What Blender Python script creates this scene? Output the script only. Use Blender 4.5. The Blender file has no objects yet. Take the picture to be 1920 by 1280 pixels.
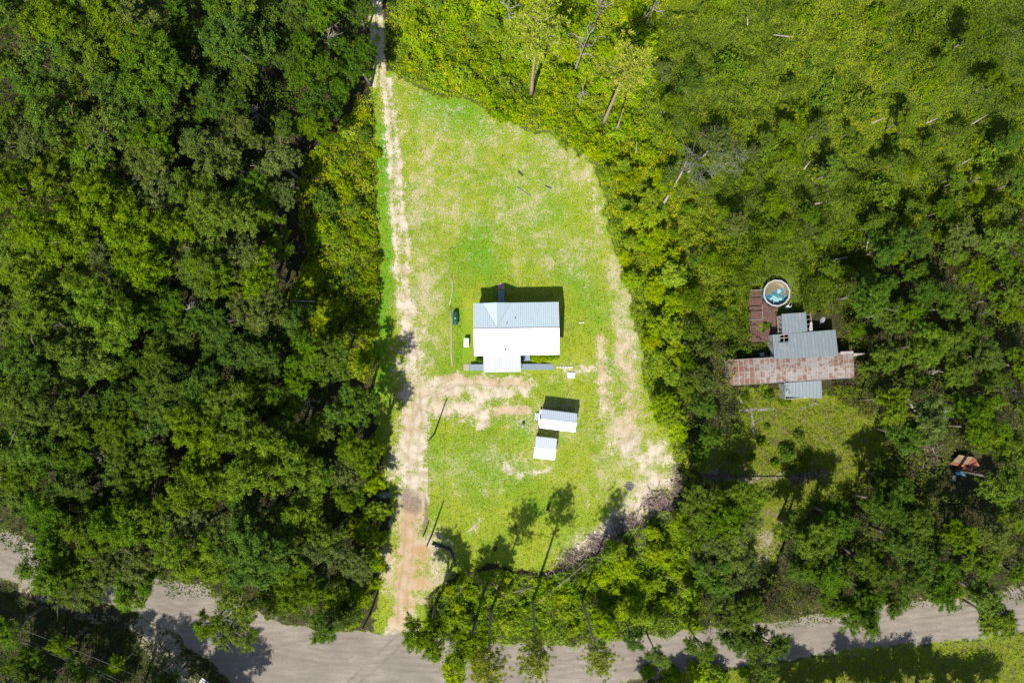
import bpy, math, random
import numpy as np
from mathutils import Vector
R = math.radians
scene = bpy.context.scene
C = bpy.context.scene.collection
# ------------------------------------------------------------------ camera, world, sun, exposure
CAMH = 120.0
S = 0.09375                                  # metres on the ground per photograph pixel
cam = bpy.data.cameras.new('camera'); cam.lens = 24; cam.sensor_width = 36
cam.clip_start = 0.5; cam.clip_end = 6000
camo = bpy.data.objects.new('camera', cam); C.objects.link(camo)
camo.location = (0, 0, CAMH); camo.rotation_euler = (0, 0, 0)
scene.camera = camo
ELEV = 54.0
SH = Vector((0.33, 0.944)).normalized()       # direction shadows fall on the ground
world = bpy.data.worlds.new('World'); scene.world = world; world.use_nodes = True
wn = world.node_tree
sky = wn.nodes.new('ShaderNodeTexSky'); sky.sky_type = 'NISHITA'; sky.sun_disc = False
sky.sun_elevation = R(ELEV); sky.sun_rotation = math.atan2(-SH.x, -SH.y)
bg = wn.nodes['Background']; bg.inputs['Strength'].default_value = 0.088
wn.links.new(sky.outputs[0], bg.inputs['Color'])
sl = bpy.data.lights.new('sun', 'SUN'); sl.energy = 4.4; sl.angle = R(0.55); sl.color = (1.0, 0.95, 0.87)
so = bpy.data.objects.new('sun', sl); C.objects.link(so)
sd = Vector((SH.x*math.cos(R(ELEV)), SH.y*math.cos(R(ELEV)), -math.sin(R(ELEV))))
so.rotation_euler = sd.to_track_quat('-Z', 'Y').to_euler(); so.location = (-40, -100, 150)
scene.view_settings.view_transform = 'Standard'; scene.view_settings.look = 'None'
scene.view_settings.gamma = 1; scene.view_settings.use_curve_mapping = False
scene.view_settings.exposure = 0.88
scene.cycles.max_bounces = 6; scene.cycles.diffuse_bounces = 3; scene.cycles.transmission_bounces = 3
rng = np.random.default_rng(7); random.seed(7)

def W(px, py, z=0.0):
    "photograph pixel seen at height z -> real place"
    k = S*(1-z/CAMH)
    return ((px-960)*k, (640-py)*k, z)

# ------------------------------------------------------------------ tagging
def tag(o, label=None, cat=None, group=None, kind=None):
    if label: o['label'] = label
    if cat: o['category'] = cat
    if group: o['group'] = group
    if kind: o['kind'] = kind
    return o
def empty(name, loc, rz=0.0, label=None, cat=None, group=None):
    o = bpy.data.objects.new(name, None); C.objects.link(o); o.empty_display_size = 0.3
    o.location = loc; o.rotation_euler = (0, 0, rz)
    return tag(o, label, cat, group)

# ------------------------------------------------------------------ node helpers
class NT:
    def __init__(s, name):
        s.m = bpy.data.materials.new(name); s.m.use_nodes = True; s.t = s.m.node_tree
        s.b = s.t.nodes['Principled BSDF']; s.out = s.t.nodes['Material Output']
    def n(s, typ, **kw):
        x = s.t.nodes.new('ShaderNode'+typ)
        for k, v in kw.items(): setattr(x, k, v)
        return x
    def inp(s, sock, v):
        if isinstance(v, bpy.types.NodeSocket): s.t.links.new(v, sock)
        elif v is not None:
            if isinstance(v, tuple) and len(v) == 3 and sock.type == 'RGBA': v = (*v, 1)
            sock.default_value = v
    def math(s, op, a, b=None, c=None, clamp=False):
        x = s.n('Math', operation=op); x.use_clamp = clamp
        for i, v in enumerate((a, b, c)):
            if v is not None: s.inp(x.inputs[i], v)
        return x.outputs[0]
    def mix(s, f, a, b, mode='MIX'):
        x = s.n('Mix', data_type='RGBA', blend_type=mode); x.clamp_factor = True
        s.inp(x.inputs[0], f); s.inp(x.inputs[6], a); s.inp(x.inputs[7], b)
        return x.outputs[2]
    def noise(s, vec, scale, detail=3, rough=0.55, dist=0.0):
        x = s.n('TexNoise'); s.inp(x.inputs['Vector'], vec)
        x.inputs['Scale'].default_value = scale; x.inputs['Detail'].default_value = detail
        x.inputs['Roughness'].default_value = rough; x.inputs['Distortion'].default_value = dist
        return x.outputs[0]
    def step(s, v, lo, hi, to0=0.0, to1=1.0):
        x = s.n('MapRange'); x.interpolation_type = 'SMOOTHSTEP'
        s.inp(x.inputs[0], v); s.inp(x.inputs[1], lo); s.inp(x.inputs[2], hi)
        x.inputs[3].default_value = to0; x.inputs[4].default_value = to1
        return x.outputs[0]
    def scaled(s, vec, sc, rot=0.0):
        x = s.n('Mapping'); s.inp(x.inputs[0], vec); x.inputs['Scale'].default_value = sc
        x.inputs['Rotation'].default_value = (0, 0, rot)
        return x.outputs[0]
    def obj(s): return s.n('TexCoord').outputs['Object']
    def bump(s, h, strength, dist):
        x = s.n('Bump'); x.inputs['Strength'].default_value = strength; x.inputs['Distance'].default_value = dist
        s.inp(x.inputs['Height'], h); s.t.links.new(x.outputs[0], s.b.inputs['Normal'])
    def done(s, col, rough=0.7, metal=0.0, spec=0.3):
        s.inp(s.b.inputs['Base Color'], col); s.inp(s.b.inputs['Roughness'], rough)
        s.inp(s.b.inputs['Metallic'], metal); s.b.inputs['Specular IOR Level'].default_value = spec
        return s.m

MATS = {}
def plain(name, col, rough=0.6, metal=0.0, var=0.25, scale=2.0, spec=0.3):
    if name in MATS: return MATS[name]
    t = NT(name); o = t.obj()
    n = t.noise(o, scale, 4); n2 = t.noise(o, scale*7, 2)
    f = t.math('ADD', t.math('MULTIPLY', n, 0.65), t.math('MULTIPLY', n2, 0.35))
    d = tuple(c*(1-var) for c in col); l = tuple(min(1, c*(1+var)) for c in col)
    t.bump(n2, 0.25, 0.02)
    MATS[name] = t.done(t.mix(t.step(f, 0.3, 0.7), d, l), rough, metal, spec)
    return MATS[name]

# ------------------------------------------------------------------ value noise in numpy
_tab = np.random.default_rng(99).random((64, 256, 256)).astype(np.float32)
def vn(x, y, scale, seed=0):
    x = np.asarray(x, dtype=np.float64)/scale+1000.5; y = np.asarray(y, dtype=np.float64)/scale+1000.5
    ix = np.floor(x).astype(int); iy = np.floor(y).astype(int); fx = x-ix; fy = y-iy
    fx = fx*fx*(3-2*fx); fy = fy*fy*(3-2*fy); t = _tab[seed % 64]
    g = lambda a, b: t[a & 255, b & 255]
    return (g(ix, iy)*(1-fx)+g(ix+1, iy)*fx)*(1-fy)+(g(ix, iy+1)*(1-fx)+g(ix+1, iy+1)*fx)*fy
def fbm(x, y, scale, seed=0, octv=3):
    s = 0; a = 1; tot = 0
    for i in range(octv):
        s = s+a*vn(x, y, scale/2**i, seed+i*7); tot += a; a *= 0.5
    return s/tot
def sstep(v, lo, hi):
    t = np.clip((v-lo)/(hi-lo), 0, 1); return t*t*(3-2*t)
def dist_line(PX, PY, pts):
    d = np.full(PX.shape, 1e9)
    for (x0, y0), (x1, y1) in zip(pts[:-1], pts[1:]):
        dx, dy = x1-x0, y1-y0; L = dx*dx+dy*dy+1e-9
        t = np.clip(((PX-x0)*dx+(PY-y0)*dy)/L, 0, 1)
        d = np.minimum(d, np.hypot(PX-(x0+t*dx), PY-(y0+t*dy)))
    return d
def inpoly(PX, PY, poly):
    r = np.zeros(np.shape(PX), bool); n = len(poly)
    for i in range(n):
        x0, y0 = poly[i]; x1, y1 = poly[(i+1) % n]
        if y0 == y1: continue
        c = ((y0 > PY) != (y1 > PY)) & (PX < (x1-x0)*(PY-y0)/(y1-y0)+x0)
        r ^= c
    return r
def sdpoly(PX, PY, poly):
    "signed distance in px, positive inside"
    d = dist_line(PX, PY, list(poly)+[poly[0]])
    return np.where(inpoly(PX, PY, poly), d, -d)

# ------------------------------------------------------------------ map of the place (photograph pixels on the ground plane)
LAWN = [(722, 130), (800, 172), (880, 190), (950, 225), (1040, 262), (1112, 300), (1135, 390), (1155, 470), (1188, 570),
        (1203, 650), (1208, 720), (1238, 780), (1262, 820), (1272, 880), (1262, 945), (1215, 975), (1150, 1010), (1085, 1052), (1000, 1075),
        (930, 1062), (850, 1080), (800, 1115), (792, 1185), (695, 1182), (715, 1110), (712, 1040), (735, 970), (722, 880), (700, 760), (708, 600),
        (706, 400), (700, 240), (692, 130), (692, -80), (724, -80)]
YARD = [(1385, 722), (1470, 735), (1560, 745), (1640, 790), (1655, 850), (1600, 905), (1520, 945), (1470, 1010), (1440, 1075), (1400, 1060),
        (1410, 970), (1320, 905), (1315, 850), (1390, 800)]
ROAD_T = [(-700, 760), (-200, 920), (0, 990), (150, 1062), (350, 1092), (440, 1120), (500, 1160), (600, 1180), (690, 1186), (780, 1190), (900, 1205),
          (1060, 1212), (1180, 1197), (1320, 1178), (1480, 1160), (1560, 1147), (1700, 1126), (1850, 1112), (2000, 1090), (2600, 1000)]
ROAD_B = [(2600, 1120), (2000, 1170), (1840, 1196), (1600, 1218), (1400, 1248), (1300, 1265), (1180, 1278), (1000, 1300), (700, 1330), (480, 1420), (380, 1420),
          (440, 1290), (400, 1245), (330, 1200), (240, 1165), (150, 1135), (90, 1112), (0, 1085), (-200, 1010), (-700, 860)]
ROAD = ROAD_T+ROAD_B
SCRUB_R = [(1215, -80), (2000, -80), (2000, 300), (1900, 420), (1700, 470), (1620, 520), (1560, 560), (1480, 600), (1380, 640), (1300, 640), (1262, 560), (1245, 380)]
SCRUB_T = [(732, -80), (1240, -80), (1250, 200), (1262, 400), (1290, 700), (1290, 880), (1262, 830), (1235, 780), (1206, 720), (1200, 640), (1185, 570),
           (1152, 470), (1130, 390), (1108, 305), (1040, 265), (950, 225), (880, 190), (800, 172), (740, 135)]
SCRUB_L = [(560, 300), (640, 250), (672, 180), (706, 180), (712, 400), (714, 640), (706, 720), (660, 700), (590, 650), (540, 560), (575, 480)]
HEDGE_B = [(795, 1190), (800, 1125), (850, 1085), (930, 1065), (1000, 1080), (1085, 1055), (1150, 1015), (1215, 975), (1270, 940), (1300, 1000), (1322, 1172), (1180, 1195), (1060, 1208), (900, 1200)]
VERGE = [(1180, 1290), (1400, 1252), (1600, 1222), (1840, 1200), (2000, 1175), (2000, 1400), (1180, 1400)]

def masks(PX, PY):
    wx = PX+(fbm(PX, PY, 26, 3)-0.5)*22; wy = PY+(fbm(PX, PY, 26, 11)-0.5)*22
    ex = wx+(fbm(PX, PY, 8, 71)-0.5)*16; ey = wy+(fbm(PX, PY, 8, 72)-0.5)*16
    lawn = sstep(sdpoly(ex, ey, LAWN), -5, 6)
    yard = sstep(sdpoly(ex+(ex-wx)*.8, ey+(ey-wy)*.8, YARD), -20, 20)
    r1 = sstep(sdpoly(PX+(ex-PX)*0.6, PY+(ey-PY)*0.6, ROAD), -5, 6)
    med = 1-sstep(dist_line(wx, wy, [(165, 1128), (230, 1152), (335, 1200)]), 6, 16)
    road = r1*(1-0.85*med)
    verge = sstep(sdpoly(wx, wy, VERGE), -6, 6)
    grass = np.maximum(np.maximum(lawn, yard), verge)
    dirt = np.zeros(PX.shape); orange = np.zeros(PX.shape); straw = np.zeros(PX.shape); lush = np.zeros(PX.shape)
    FX = (fbm(PX, PY, 9, 33)-0.5)*15; FY = (fbm(PX, PY, 9, 44)-0.5)*15; FM = .42+1.16*fbm(PX, PY, 16, 52)
    def stroke(pts, w, soft, amt, warp=1.0):
        a = PX+(wx-PX)*warp; b = PY+(wy-PY)*warp
        a = a+FX*warp; b = b+FY*warp
        return amt*(1-sstep(dist_line(a, b, pts), w-soft*1.3, w+soft*1.5))*FM
    def add(arr, *a, **k): np.maximum(arr, stroke(*a, **k), out=arr)
    # the driveway
    add(dirt, [(757, 1190), (757, 1120), (765, 1040), (770, 975)], 20, 9, 1.0, warp=.5)
    add(dirt, [(740, 1188), (765, 1186)], 26, 8, 1.0)
    add(dirt, [(790, 1010), (805, 1060), (790, 1110)], 22, 12, .8)
    add(dirt, [(740, 1040), (735, 1100)], 14, 8, .62)
    add(dirt, [(765, 985), (776, 900), (772, 850), (783, 780), (790, 740)], 25, 14, 1.0)
    add(dirt, [(735, 900), (742, 860), (755, 800)], 14, 9, .7)
    add(dirt, [(785, 765), (775, 700), (768, 640), (762, 580)], 22, 16, .85)
    add(dirt, [(780, 740), (840, 722), (900, 724), (985, 724)], 21, 12, 1.0)
    add(dirt, [(775, 775), (830, 760), (895, 765)], 25, 20, .9)
    add(dirt, [(903, 768), (912, 782), (905, 800)], 7, 6, .95)
    add(dirt, [(748, 590), (742, 450), (732, 300), (722, 180), (716, 120)], 5, 4, .92, warp=.35)
    add(dirt, [(766, 590), (762, 450), (750, 320), (738, 220), (730, 150)], 5, 4, .92, warp=.35)
    add(dirt, [(757, 590), (752, 450), (741, 300), (728, 160)], 17, 12, .66, warp=.5)
    add(dirt, [(702, 160), (700, 80), (698, -60)], 5, 3, .95, warp=.2)
    add(dirt, [(716, 160), (714, 80), (712, -60)], 5, 3, .95, warp=.2)
    add(orange, [(770, 975), (760, 1060), (755, 1120), (750, 1150)], 30, 16, .62)
    add(orange, [(790, 1040), (800, 1100)], 22, 14, .8)
    add(orange, [(800, 706), (880, 708), (990, 716)], 8, 6, .5)
    add(orange, [(760, 800), (790, 740), (860, 760)], 26, 16, .2)
    add(dirt, [(275, 1180), (320, 1225), (350, 1300)], 30, 18, .8)
    add(dirt, [(40, 1100), (110, 1135), (190, 1165)], 9, 8, .6)
    # straw and worn sandy patches
    add(straw, [(790, 500), (805, 640), (770, 720)], 34, 30, .74)
    add(straw, [(805, 250), (785, 400), (800, 520)], 30, 28, .66)
    add(straw, [(780, 190), (860, 300), (840, 420)], 50, 45, .48)
    add(straw, [(960, 235), (1060, 285), (1110, 340), (1125, 420)], 26, 24, .56)
    add(straw, [(900, 420), (1000, 470), (1100, 480)], 50, 50, .5)
    add(straw, [(1150, 500), (1175, 600), (1180, 700)], 24, 22, .74)
    add(straw, [(950, 260), (1000, 340), (960, 400)], 60, 50, .5)
    add(straw, [(1160, 800), (1210, 850), (1240, 900), (1190, 960)], 40, 30, .82)
    add(straw, [(1060, 780), (1120, 820), (1130, 900)], 45, 40, .52)
    add(straw, [(800, 900), (900, 860), (1000, 850)], 50, 45, .42)
    add(straw, [(850, 740), (930, 760), (1000, 800)], 30, 28, .5)
    add(straw, [(715, 960), (722, 1040), (735, 1110)], 14, 10, .7)
    add(straw, [(815, 1010), (825, 1060), (815, 1100)], 20, 14, .78)
    add(straw, [(1060, 1030), (1130, 1000), (1190, 950)], 26, 20, .7)
    add(straw, [(1050, 700), (1110, 690), (1160, 700)], 18, 16, .62)
    add(dirt, [(1165, 640), (1178, 700), (1187, 770), (1178, 800)], 22, 18, .70)
    add(dirt, [(1125, 650), (1135, 740), (1142, 765)], 16, 13, .74)
    add(dirt, [(1175, 830), (1205, 860), (1235, 850), (1258, 890)], 30, 22, .78)
    add(dirt, [(1140, 995), (1180, 960), (1215, 930), (1262, 870)], 22, 18, .86)
    add(dirt, [(1085, 1035), (1110, 1015), (1140, 1000)], 18, 12, .95)
    add(dirt, [(1105, 340), (1120, 400)], 9, 8, .62)
    add(dirt, [(945, 880), (985, 888), (1028, 882)], 8, 7, .82)
    add(dirt, [(895, 975), (888, 995)], 6, 6, .7)
    add(dirt, [(935, 767), (988, 768)], 9, 4, .98, warp=.3)
    add(dirt, [(1045, 690), (1085, 692), (1130, 695)], 6, 5, .78)
    add(orange, [(935, 767), (988, 768)], 12, 5, .5)
    add(orange, [(1140, 640), (1180, 780)], 34, 20, .38)
    add(straw, [(1075, 255), (1120, 290), (930, 215)], 10, 8, .6)
    # green strips
    add(lush, [(718, 240), (722, 400), (722, 560), (715, 680), (712, 740)], 12, 8, 1.0)
    add(lush, [(810, 190), (870, 210), (900, 240)], 26, 18, .75)
    add(lush, [(880, 470), (910, 500), (900, 440)], 26, 20, .9)
    add(lush, [(960, 360), (1040, 400)], 30, 30, .5)
    add(lush, [(1075, 520), (1120, 600)], 22, 18, .55)
    add(lush, [(1145, 680), (1150, 700)], 8, 6, 1.0)
    add(lush, [(860, 700), (975, 703)], 14, 6, .5)
    add(lush, [(970, 800), (980, 820)], 12, 10, .8)
    add(lush, [(880, 880), (960, 900), (830, 860)], 30, 26, .5)
    add(lush, [(1000, 940), (1015, 950)], 10, 9, .8)
    add(lush, [(850, 560), (870, 620), (860, 680)], 14, 12, .7)
    add(lush, [(1610, 1240), (1700, 1225), (1400, 1262)], 14, 12, .6)
    yl = yard*(1-0.0)
    straw = np.maximum(straw*lawn, 0.22*yard)
    np.maximum(straw, 0.55*med*r1, out=straw)
    straw += ((fbm(PX, PY, 60, 21)-0.5)*0.5+(fbm(PX, PY, 15, 24)-0.5)*0.45)*lawn
    # shoulder of the road is thin and sandy
    sh = sstep(sdpoly(wx, wy, ROAD), -16, 2)*(1-r1)
    np.maximum(dirt, sh*0.42, out=dirt)
    # concrete walk and bare soil by the derelict house
    conc = np.maximum(stroke([(1389, 735), (1391, 768), (1450, 765)], 3.2, 2.2, .8, warp=.3), stroke([(1410, 768), (1414, 815)], 2.6, 2.0, .7, warp=.3))
    conc = np.maximum(conc, stroke([(1500, 768), (1530, 757)], 2.2, 1.2, .7, warp=.15))
    add(dirt, [(1330, 893), (1430, 897), (1540, 892)], 9, 8, .62)
    add(dirt, [(1430, 1010), (1422, 1060)], 15, 12, .66)
    add(dirt, [(1500, 790), (1590, 870)], 10, 14, .35)
    puddle = np.maximum(1-sstep(np.hypot((PX-722)/14, (PY-928)/6.5), .8, 1.05), 0)
    brown_marks = np.maximum(1-sstep(np.hypot((wx-768)/17, (wy-940)/26), .7, 1.3), 1-sstep(dist_line(wx, wy, [(792, 935), (796, 965), (794, 1000)]), 2, 5))  # brown patch on the drive and a thin brown strip along its edge
    road_only = r1
    forest = np.clip(1-grass-road, 0, 1)
    bright = np.maximum(sstep(sdpoly(wx, wy, SCRUB_T), -10, 10), sstep(sdpoly(wx, wy, SCRUB_R), -10, 10))
    rut = np.zeros(PX.shape)
    def rutline(pts, w, amt, ox=0, oy=0):
        d = dist_line(PX+(wx-PX)*.25, PY+(wy-PY)*.25, [(a+ox, b+oy) for a, b in pts])
        np.maximum(rut, amt*np.clip(1.15-d/w, 0, 1)*(.4+vn(PX, PY, 18, 57)), out=rut)
    RC = [(-80, 985), (0, 1030), (150, 1095), (330, 1140), (450, 1195), (600, 1225), (780, 1240), (1000, 1252), (1180, 1235), (1400, 1205), (1600, 1180), (1850, 1152), (2000, 1130)]
    for k, am in ((-20, .4), (-8, .6), (6, .5), (18, .6)): rutline(RC, 4.5, am, 0, k)
    for pts in ([(470, 1230), (560, 1200), (680, 1195)], [(640, 1290), (690, 1240), (740, 1195)], [(660, 1290), (715, 1245), (765, 1195)]): rutline(pts, 3.5, .8)
    for k in (-9, 7): rutline([(755, 1170), (757, 1110), (768, 1020), (772, 960), (778, 900), (775, 850), (785, 790), (800, 745), (850, 722), (980, 722)], 3.0, .6, k, 0)
    for k in (-9, 7): rutline([(785, 800), (778, 700), (768, 620)], 3, .8, k, 0)
    for k in (0, 7, 14): rutline([(1170, 660), (1180, 720), (1188, 790), (1175, 840)], 2.2, .7, k, 0)
    for k in range(6): rutline([(1062+k*13, 430+k*6), (1085+k*12, 520), (1112+k*11, 640)], 2.2, .5)
    for k in range(5): rutline([(850, 300+k*17), (930, 330+k*17), (1010, 375+k*17), (1080, 430+k*17)], 2.0, .45)
    for k in range(6): rutline([(805, 880+k*22), (900, 868+k*22), (1010, 875+k*22), (1120, 890+k*20)], 1.8, .4)
    rutline([(735, 905), (790, 905), (860, 898), (960, 905)], 2.5, .6)
    bright = np.maximum(bright, sstep(np.maximum(np.abs(PX-960)-980, np.abs(PY-640)-660), 0, 60))
    return dict(rut=np.clip(rut, 0, 1)*(1-.0*lawn), dirt=np.clip(dirt, 0, 1), orange=orange, gravel=road, straw=np.clip(straw, 0, 1), lush=lush*grass, forest=forest,
                conc=conc, brown_marks=np.clip(brown_marks, 0, 1)*lawn, puddle=puddle, olive=np.maximum(yard, verge), road=r1, lawn=lawn, yard=yard, scrub=bright, verge=verge)

# ------------------------------------------------------------------ mesh builders
def fast_mesh(name, V, F, mat, attrs=None, smooth=False):
    "V (n,3), F (m,4) or (m,3)"
    me = bpy.data.meshes.new(name); V = np.asarray(V, np.float32); F = np.asarray(F, np.int32)
    k = F.shape[1]
    me.vertices.add(len(V)); me.vertices.foreach_set('co', V.ravel())
    me.loops.add(F.size); me.loops.foreach_set('vertex_index', F.ravel())
    me.polygons.add(len(F)); me.polygons.foreach_set('loop_start', np.arange(0, F.size, k, dtype=np.int32))
    if smooth: me.polygons.foreach_set('use_smooth', np.ones(len(F), bool))
    for nm, (dom, typ, data) in (attrs or {}).items():
        a = me.attributes.new(nm, typ, dom)
        a.data.foreach_set('color' if 'COLOR' in typ else 'value', np.asarray(data, np.float32).ravel())
    me.update(calc_edges=True)
    if mat: me.materials.append(mat)
    return me
def link(name, me, parent=None, loc=None, rz=None, scale=None):
    o = bpy.data.objects.new(name, me); C.objects.link(o)
    if parent: o.parent = parent
    if loc is not None: o.location = loc
    if rz is not None: o.rotation_euler = (0, 0, rz)
    if scale is not None: o.scale = scale if hasattr(scale, '__len__') else (scale,)*3
    return o
class MB:
    def __init__(s): s.v = []; s.f = []
    def add(s, vs, fs):
        b = len(s.v); s.v += [tuple(v) for v in vs]; s.f += [tuple(i+b for i in f) for f in fs]; return s
    def box(s, x0, x1, y0, y1, z0, z1):
        return s.add([(x0,y0,z0),(x1,y0,z0),(x1,y1,z0),(x0,y1,z0),(x0,y0,z1),(x1,y0,z1),(x1,y1,z1),(x0,y1,z1)],
                     [(0,3,2,1),(4,5,6,7),(0,1,5,4),(1,2,6,5),(2,3,7,6),(3,0,4,7)])
    def slab(s, pts, th):
        "polygon pts (top surface, counter-clockwise from above) given thickness downwards"
        n = len(pts); low = [(p[0], p[1], p[2]-th) for p in pts]
        fs = [tuple(range(n)), tuple(range(2*n-1, n-1, -1))]+[(i+n, (i+1) % n+n, (i+1) % n, i) for i in range(n)]
        return s.add(list(pts)+low, fs)
    def beam(s, a, b, w, h=None):
        h = h or w; a = Vector(a); b = Vector(b); d = (b-a).normalized()
        up = Vector((0,0,1)) if abs(d.z) < 0.95 else Vector((0,1,0))
        x = d.cross(up).normalized()*w/2; y = x.cross(d).normalized()*h/2
        return s.add([a-x-y, a+x-y, a+x+y, a-x+y, b-x-y, b+x-y, b+x+y, b-x+y],
                     [(0,1,2,3)[::-1],(4,5,6,7),(0,1,5,4),(1,2,6,5),(2,3,7,6),(3,0,4,7)])
    def tube(s, pts, rad, n=7, cap=True):
        pts = [Vector(p) for p in pts]; rings = []; b = len(s.v)
        for i, p in enumerate(pts):
            d = (pts[min(i+1, len(pts)-1)]-pts[max(i-1, 0)]).normalized()
            ref = Vector((1, 0, 0)) if abs(d.x) < .8 else Vector((0, 1, 0))
            x = d.cross(ref).normalized(); y = d.cross(x)
            r = rad[i] if hasattr(rad, '__len__') else rad
            for k in range(n):
                a = 2*math.pi*k/n; s.v.append(tuple(p+x*math.cos(a)*r+y*math.sin(a)*r))
        for i in range(len(pts)-1):
            for k in range(n):
                s.f.append((b+i*n+k, b+i*n+(k+1) % n, b+(i+1)*n+(k+1) % n, b+(i+1)*n+k))
        if cap:
            s.f.append(tuple(b+k for k in range(n))[::-1]); e = b+(len(pts)-1)*n; s.f.append(tuple(e+k for k in range(n)))
        return s
    def lathe(s, prof, c=(0,0,0), n=20, axis='z'):
        b = len(s.v)
        for r, z in prof:
            for k in range(n):
                a = 2*math.pi*k/n; p = (r*math.cos(a), r*math.sin(a), z)
                if axis == 'y': p = (p[0], p[2], p[1])
                s.v.append((p[0]+c[0], p[1]+c[1], p[2]+c[2]))
        for i in range(len(prof)-1):
            for k in range(n): s.f.append((b+i*n+k, b+i*n+(k+1) % n, b+(i+1)*n+(k+1) % n, b+(i+1)*n+k))
        return s
    def mesh(s, name, mat, smooth=False):
        me = bpy.data.meshes.new(name); me.from_pydata(s.v, [], s.f); me.validate(); me.update()
        if smooth:
            for p in me.polygons: p.use_smooth = True
        if mat: me.materials.append(mat)
        return me
    def build(s, name, mat, parent=None, smooth=False, loc=None, rz=None):
        return link(name, s.mesh(name, mat, smooth), parent, loc, rz)

# ------------------------------------------------------------------ terrain material
def terrain_material():
    t = NT('terrain'); o = t.obj()
    A = t.n('VertexColor'); A.layer_name = 'mA'; B = t.n('VertexColor'); B.layer_name = 'mB'
    D = t.n('VertexColor'); D.layer_name = 'mC'; E = t.n('VertexColor'); E.layer_name = 'mD'
    def sp(x):
        q = t.n('SeparateColor'); t.t.links.new(x.outputs[0], q.inputs[0]); return q.outputs[0], q.outputs[1], q.outputs[2]
    dirt, orange, gravel = sp(A); straw, lush, forest = sp(B); conc, brown_marks, puddle = sp(D); olive, scrub, rut = sp(E)
    nf = t.noise(o, 1.9, 4, .7); nff = t.noise(o, 4.6, 3, .7); nm = t.noise(o, .55, 4, .6); nl = t.noise(o, .11, 3, .55)
    nst = t.noise(t.scaled(o, (3.0, .55, 1), R(8)), 1.2, 3, .6)
    # grass
    g = t.mix(t.step(t.math('ADD', t.math('MULTIPLY', nl, .6), t.math('MULTIPLY', nm, .4)), .36, .64), (.118, .195, .006), (.220, .250, .010))
    g = t.mix(t.step(nf, .38, .68, 0, .7), g, (.105, .175, .006))
    g = t.mix(t.math('MULTIPLY', t.step(nff, .46, .70), .65), g, (.29, .30, .07))
    g = t.mix(t.math('MULTIPLY', lush, t.step(nm, .25, .6, .35, .95)), g, (.080, .205, .006))
    ol = t.mix(t.step(nf, .35, .65), (.070, .100, .007), (.135, .150, .010))
    ol = t.mix(t.step(nm, .45, .65, 0, .8), ol, (.095, .085, .026))
    g = t.mix(olive, g, ol)
    # straw: threshold against fine noise gives tufts
    nz = t.math('ADD', t.math('MULTIPLY', nf, .40), t.math('ADD', t.math('MULTIPLY', nff, .40), t.math('MULTIPLY', nm, .2)))
    nz = t.math('ADD', .5, t.math('MULTIPLY', t.math('SUBTRACT', nz, .5), 2.0))
    sm = t.step(t.math('ADD', straw, t.math('MULTIPLY', t.math('SUBTRACT', nz, .5), 2.3)), .28, .95)
    sc = t.mix(nff, (.27, .22, .125), (.42, .38, .26))
    sc = t.mix(t.math('MULTIPLY', olive, .75), sc, (.17, .145, .07))
    col = t.mix(t.math('MULTIPLY', sm, .86), g, sc)
    # bare soil
    dm = t.step(t.math('ADD', dirt, t.math('MULTIPLY', t.math('SUBTRACT', nz, .5), 2.6)), .40, .80)
    s1 = t.mix(t.step(nm, .35, .65), (.32, .262, .185), (.44, .39, .31))
    s1 = t.mix(t.math('MULTIPLY', orange, .9), s1, t.mix(nst, (.27, .155, .065), (.36, .235, .125)))
    s1 = t.mix(t.step(nst, .55, .75, 0, .35), s1, (.26, .17, .11))
    s1 = t.mix(t.step(nff, .55, .75, 0, .35), s1, (.20, .15, .1))
    s1 = t.mix(t.math('MULTIPLY', olive, .6), s1, (.14, .10, .075))
    col = t.mix(dm, col, s1)
    # gravel road
    nr = t.noise(t.scaled(o, (.25, 1.6, 1), R(-6)), 1.0, 4, .6)
    r1 = t.mix(t.step(nr, .25, .75), (.165, .143, .117), (.238, .208, .168))
    r1 = t.mix(t.step(nff, .48, .72, 0, .5), r1, (.125, .105, .092))
    r1 = t.mix(t.step(nm, .55, .75, 0, .45), r1, (.29, .26, .22))
    r1 = t.mix(t.step(nl, .42, .62, 0, .45), r1, (.135, .118, .10))
    r1 = t.mix(t.step(nf, .56, .7, 0, .5), r1, (.12, .10, .08))
    gm = t.step(t.math('ADD', gravel, t.math('MULTIPLY', t.math('SUBTRACT', nz, .5), 1.2)), .35, .65)
    col = t.mix(gm, col, r1)
    col = t.mix(t.math('MULTIPLY', rut, t.step(nff, .3, .6, .35, .75)), col, t.mix(gm, t.mix(dm, (.26, .27, .06), (.19, .135, .085)), (.115, .095, .078)))
    # forest floor
    f1 = t.mix(t.step(nm, .35, .65), (.022, .017, .010), (.052, .038, .022))
    f1 = t.mix(t.step(nf, .42, .6, 0, .8), f1, (.028, .042, .006))
    f1 = t.mix(t.math('MULTIPLY', scrub, .8), f1, t.mix(nf, (.05, .09, .01), (.12, .15, .02)))
    fm = t.step(t.math('ADD', forest, t.math('MULTIPLY', t.math('SUBTRACT', nz, .5), 1.2)), .35, .7)
    fm = t.math('MULTIPLY', fm, t.math('SUBTRACT', 1, t.math('MULTIPLY', dm, .7)))
    col = t.mix(fm, col, f1)
    col = t.mix(t.math('MULTIPLY', brown_marks, t.step(nz, .3, .6, .3, .95)), col, (.15, .11, .085))
    col = t.mix(t.step(t.math('ADD', conc, t.math('MULTIPLY', t.math('SUBTRACT', nz, .5), 1.2)), .3, .7), col, t.mix(nf, (.17, .15, .13), (.24, .22, .195)))
    col = t.mix(puddle, col, (.17, .18, .12))
    t.bump(t.math('ADD', nf, t.math('MULTIPLY', nff, .6)), .55, .10)
    return t.done(col, t.math('SUBTRACT', .92, t.math('MULTIPLY', puddle, .7)), 0, .15)
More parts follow.
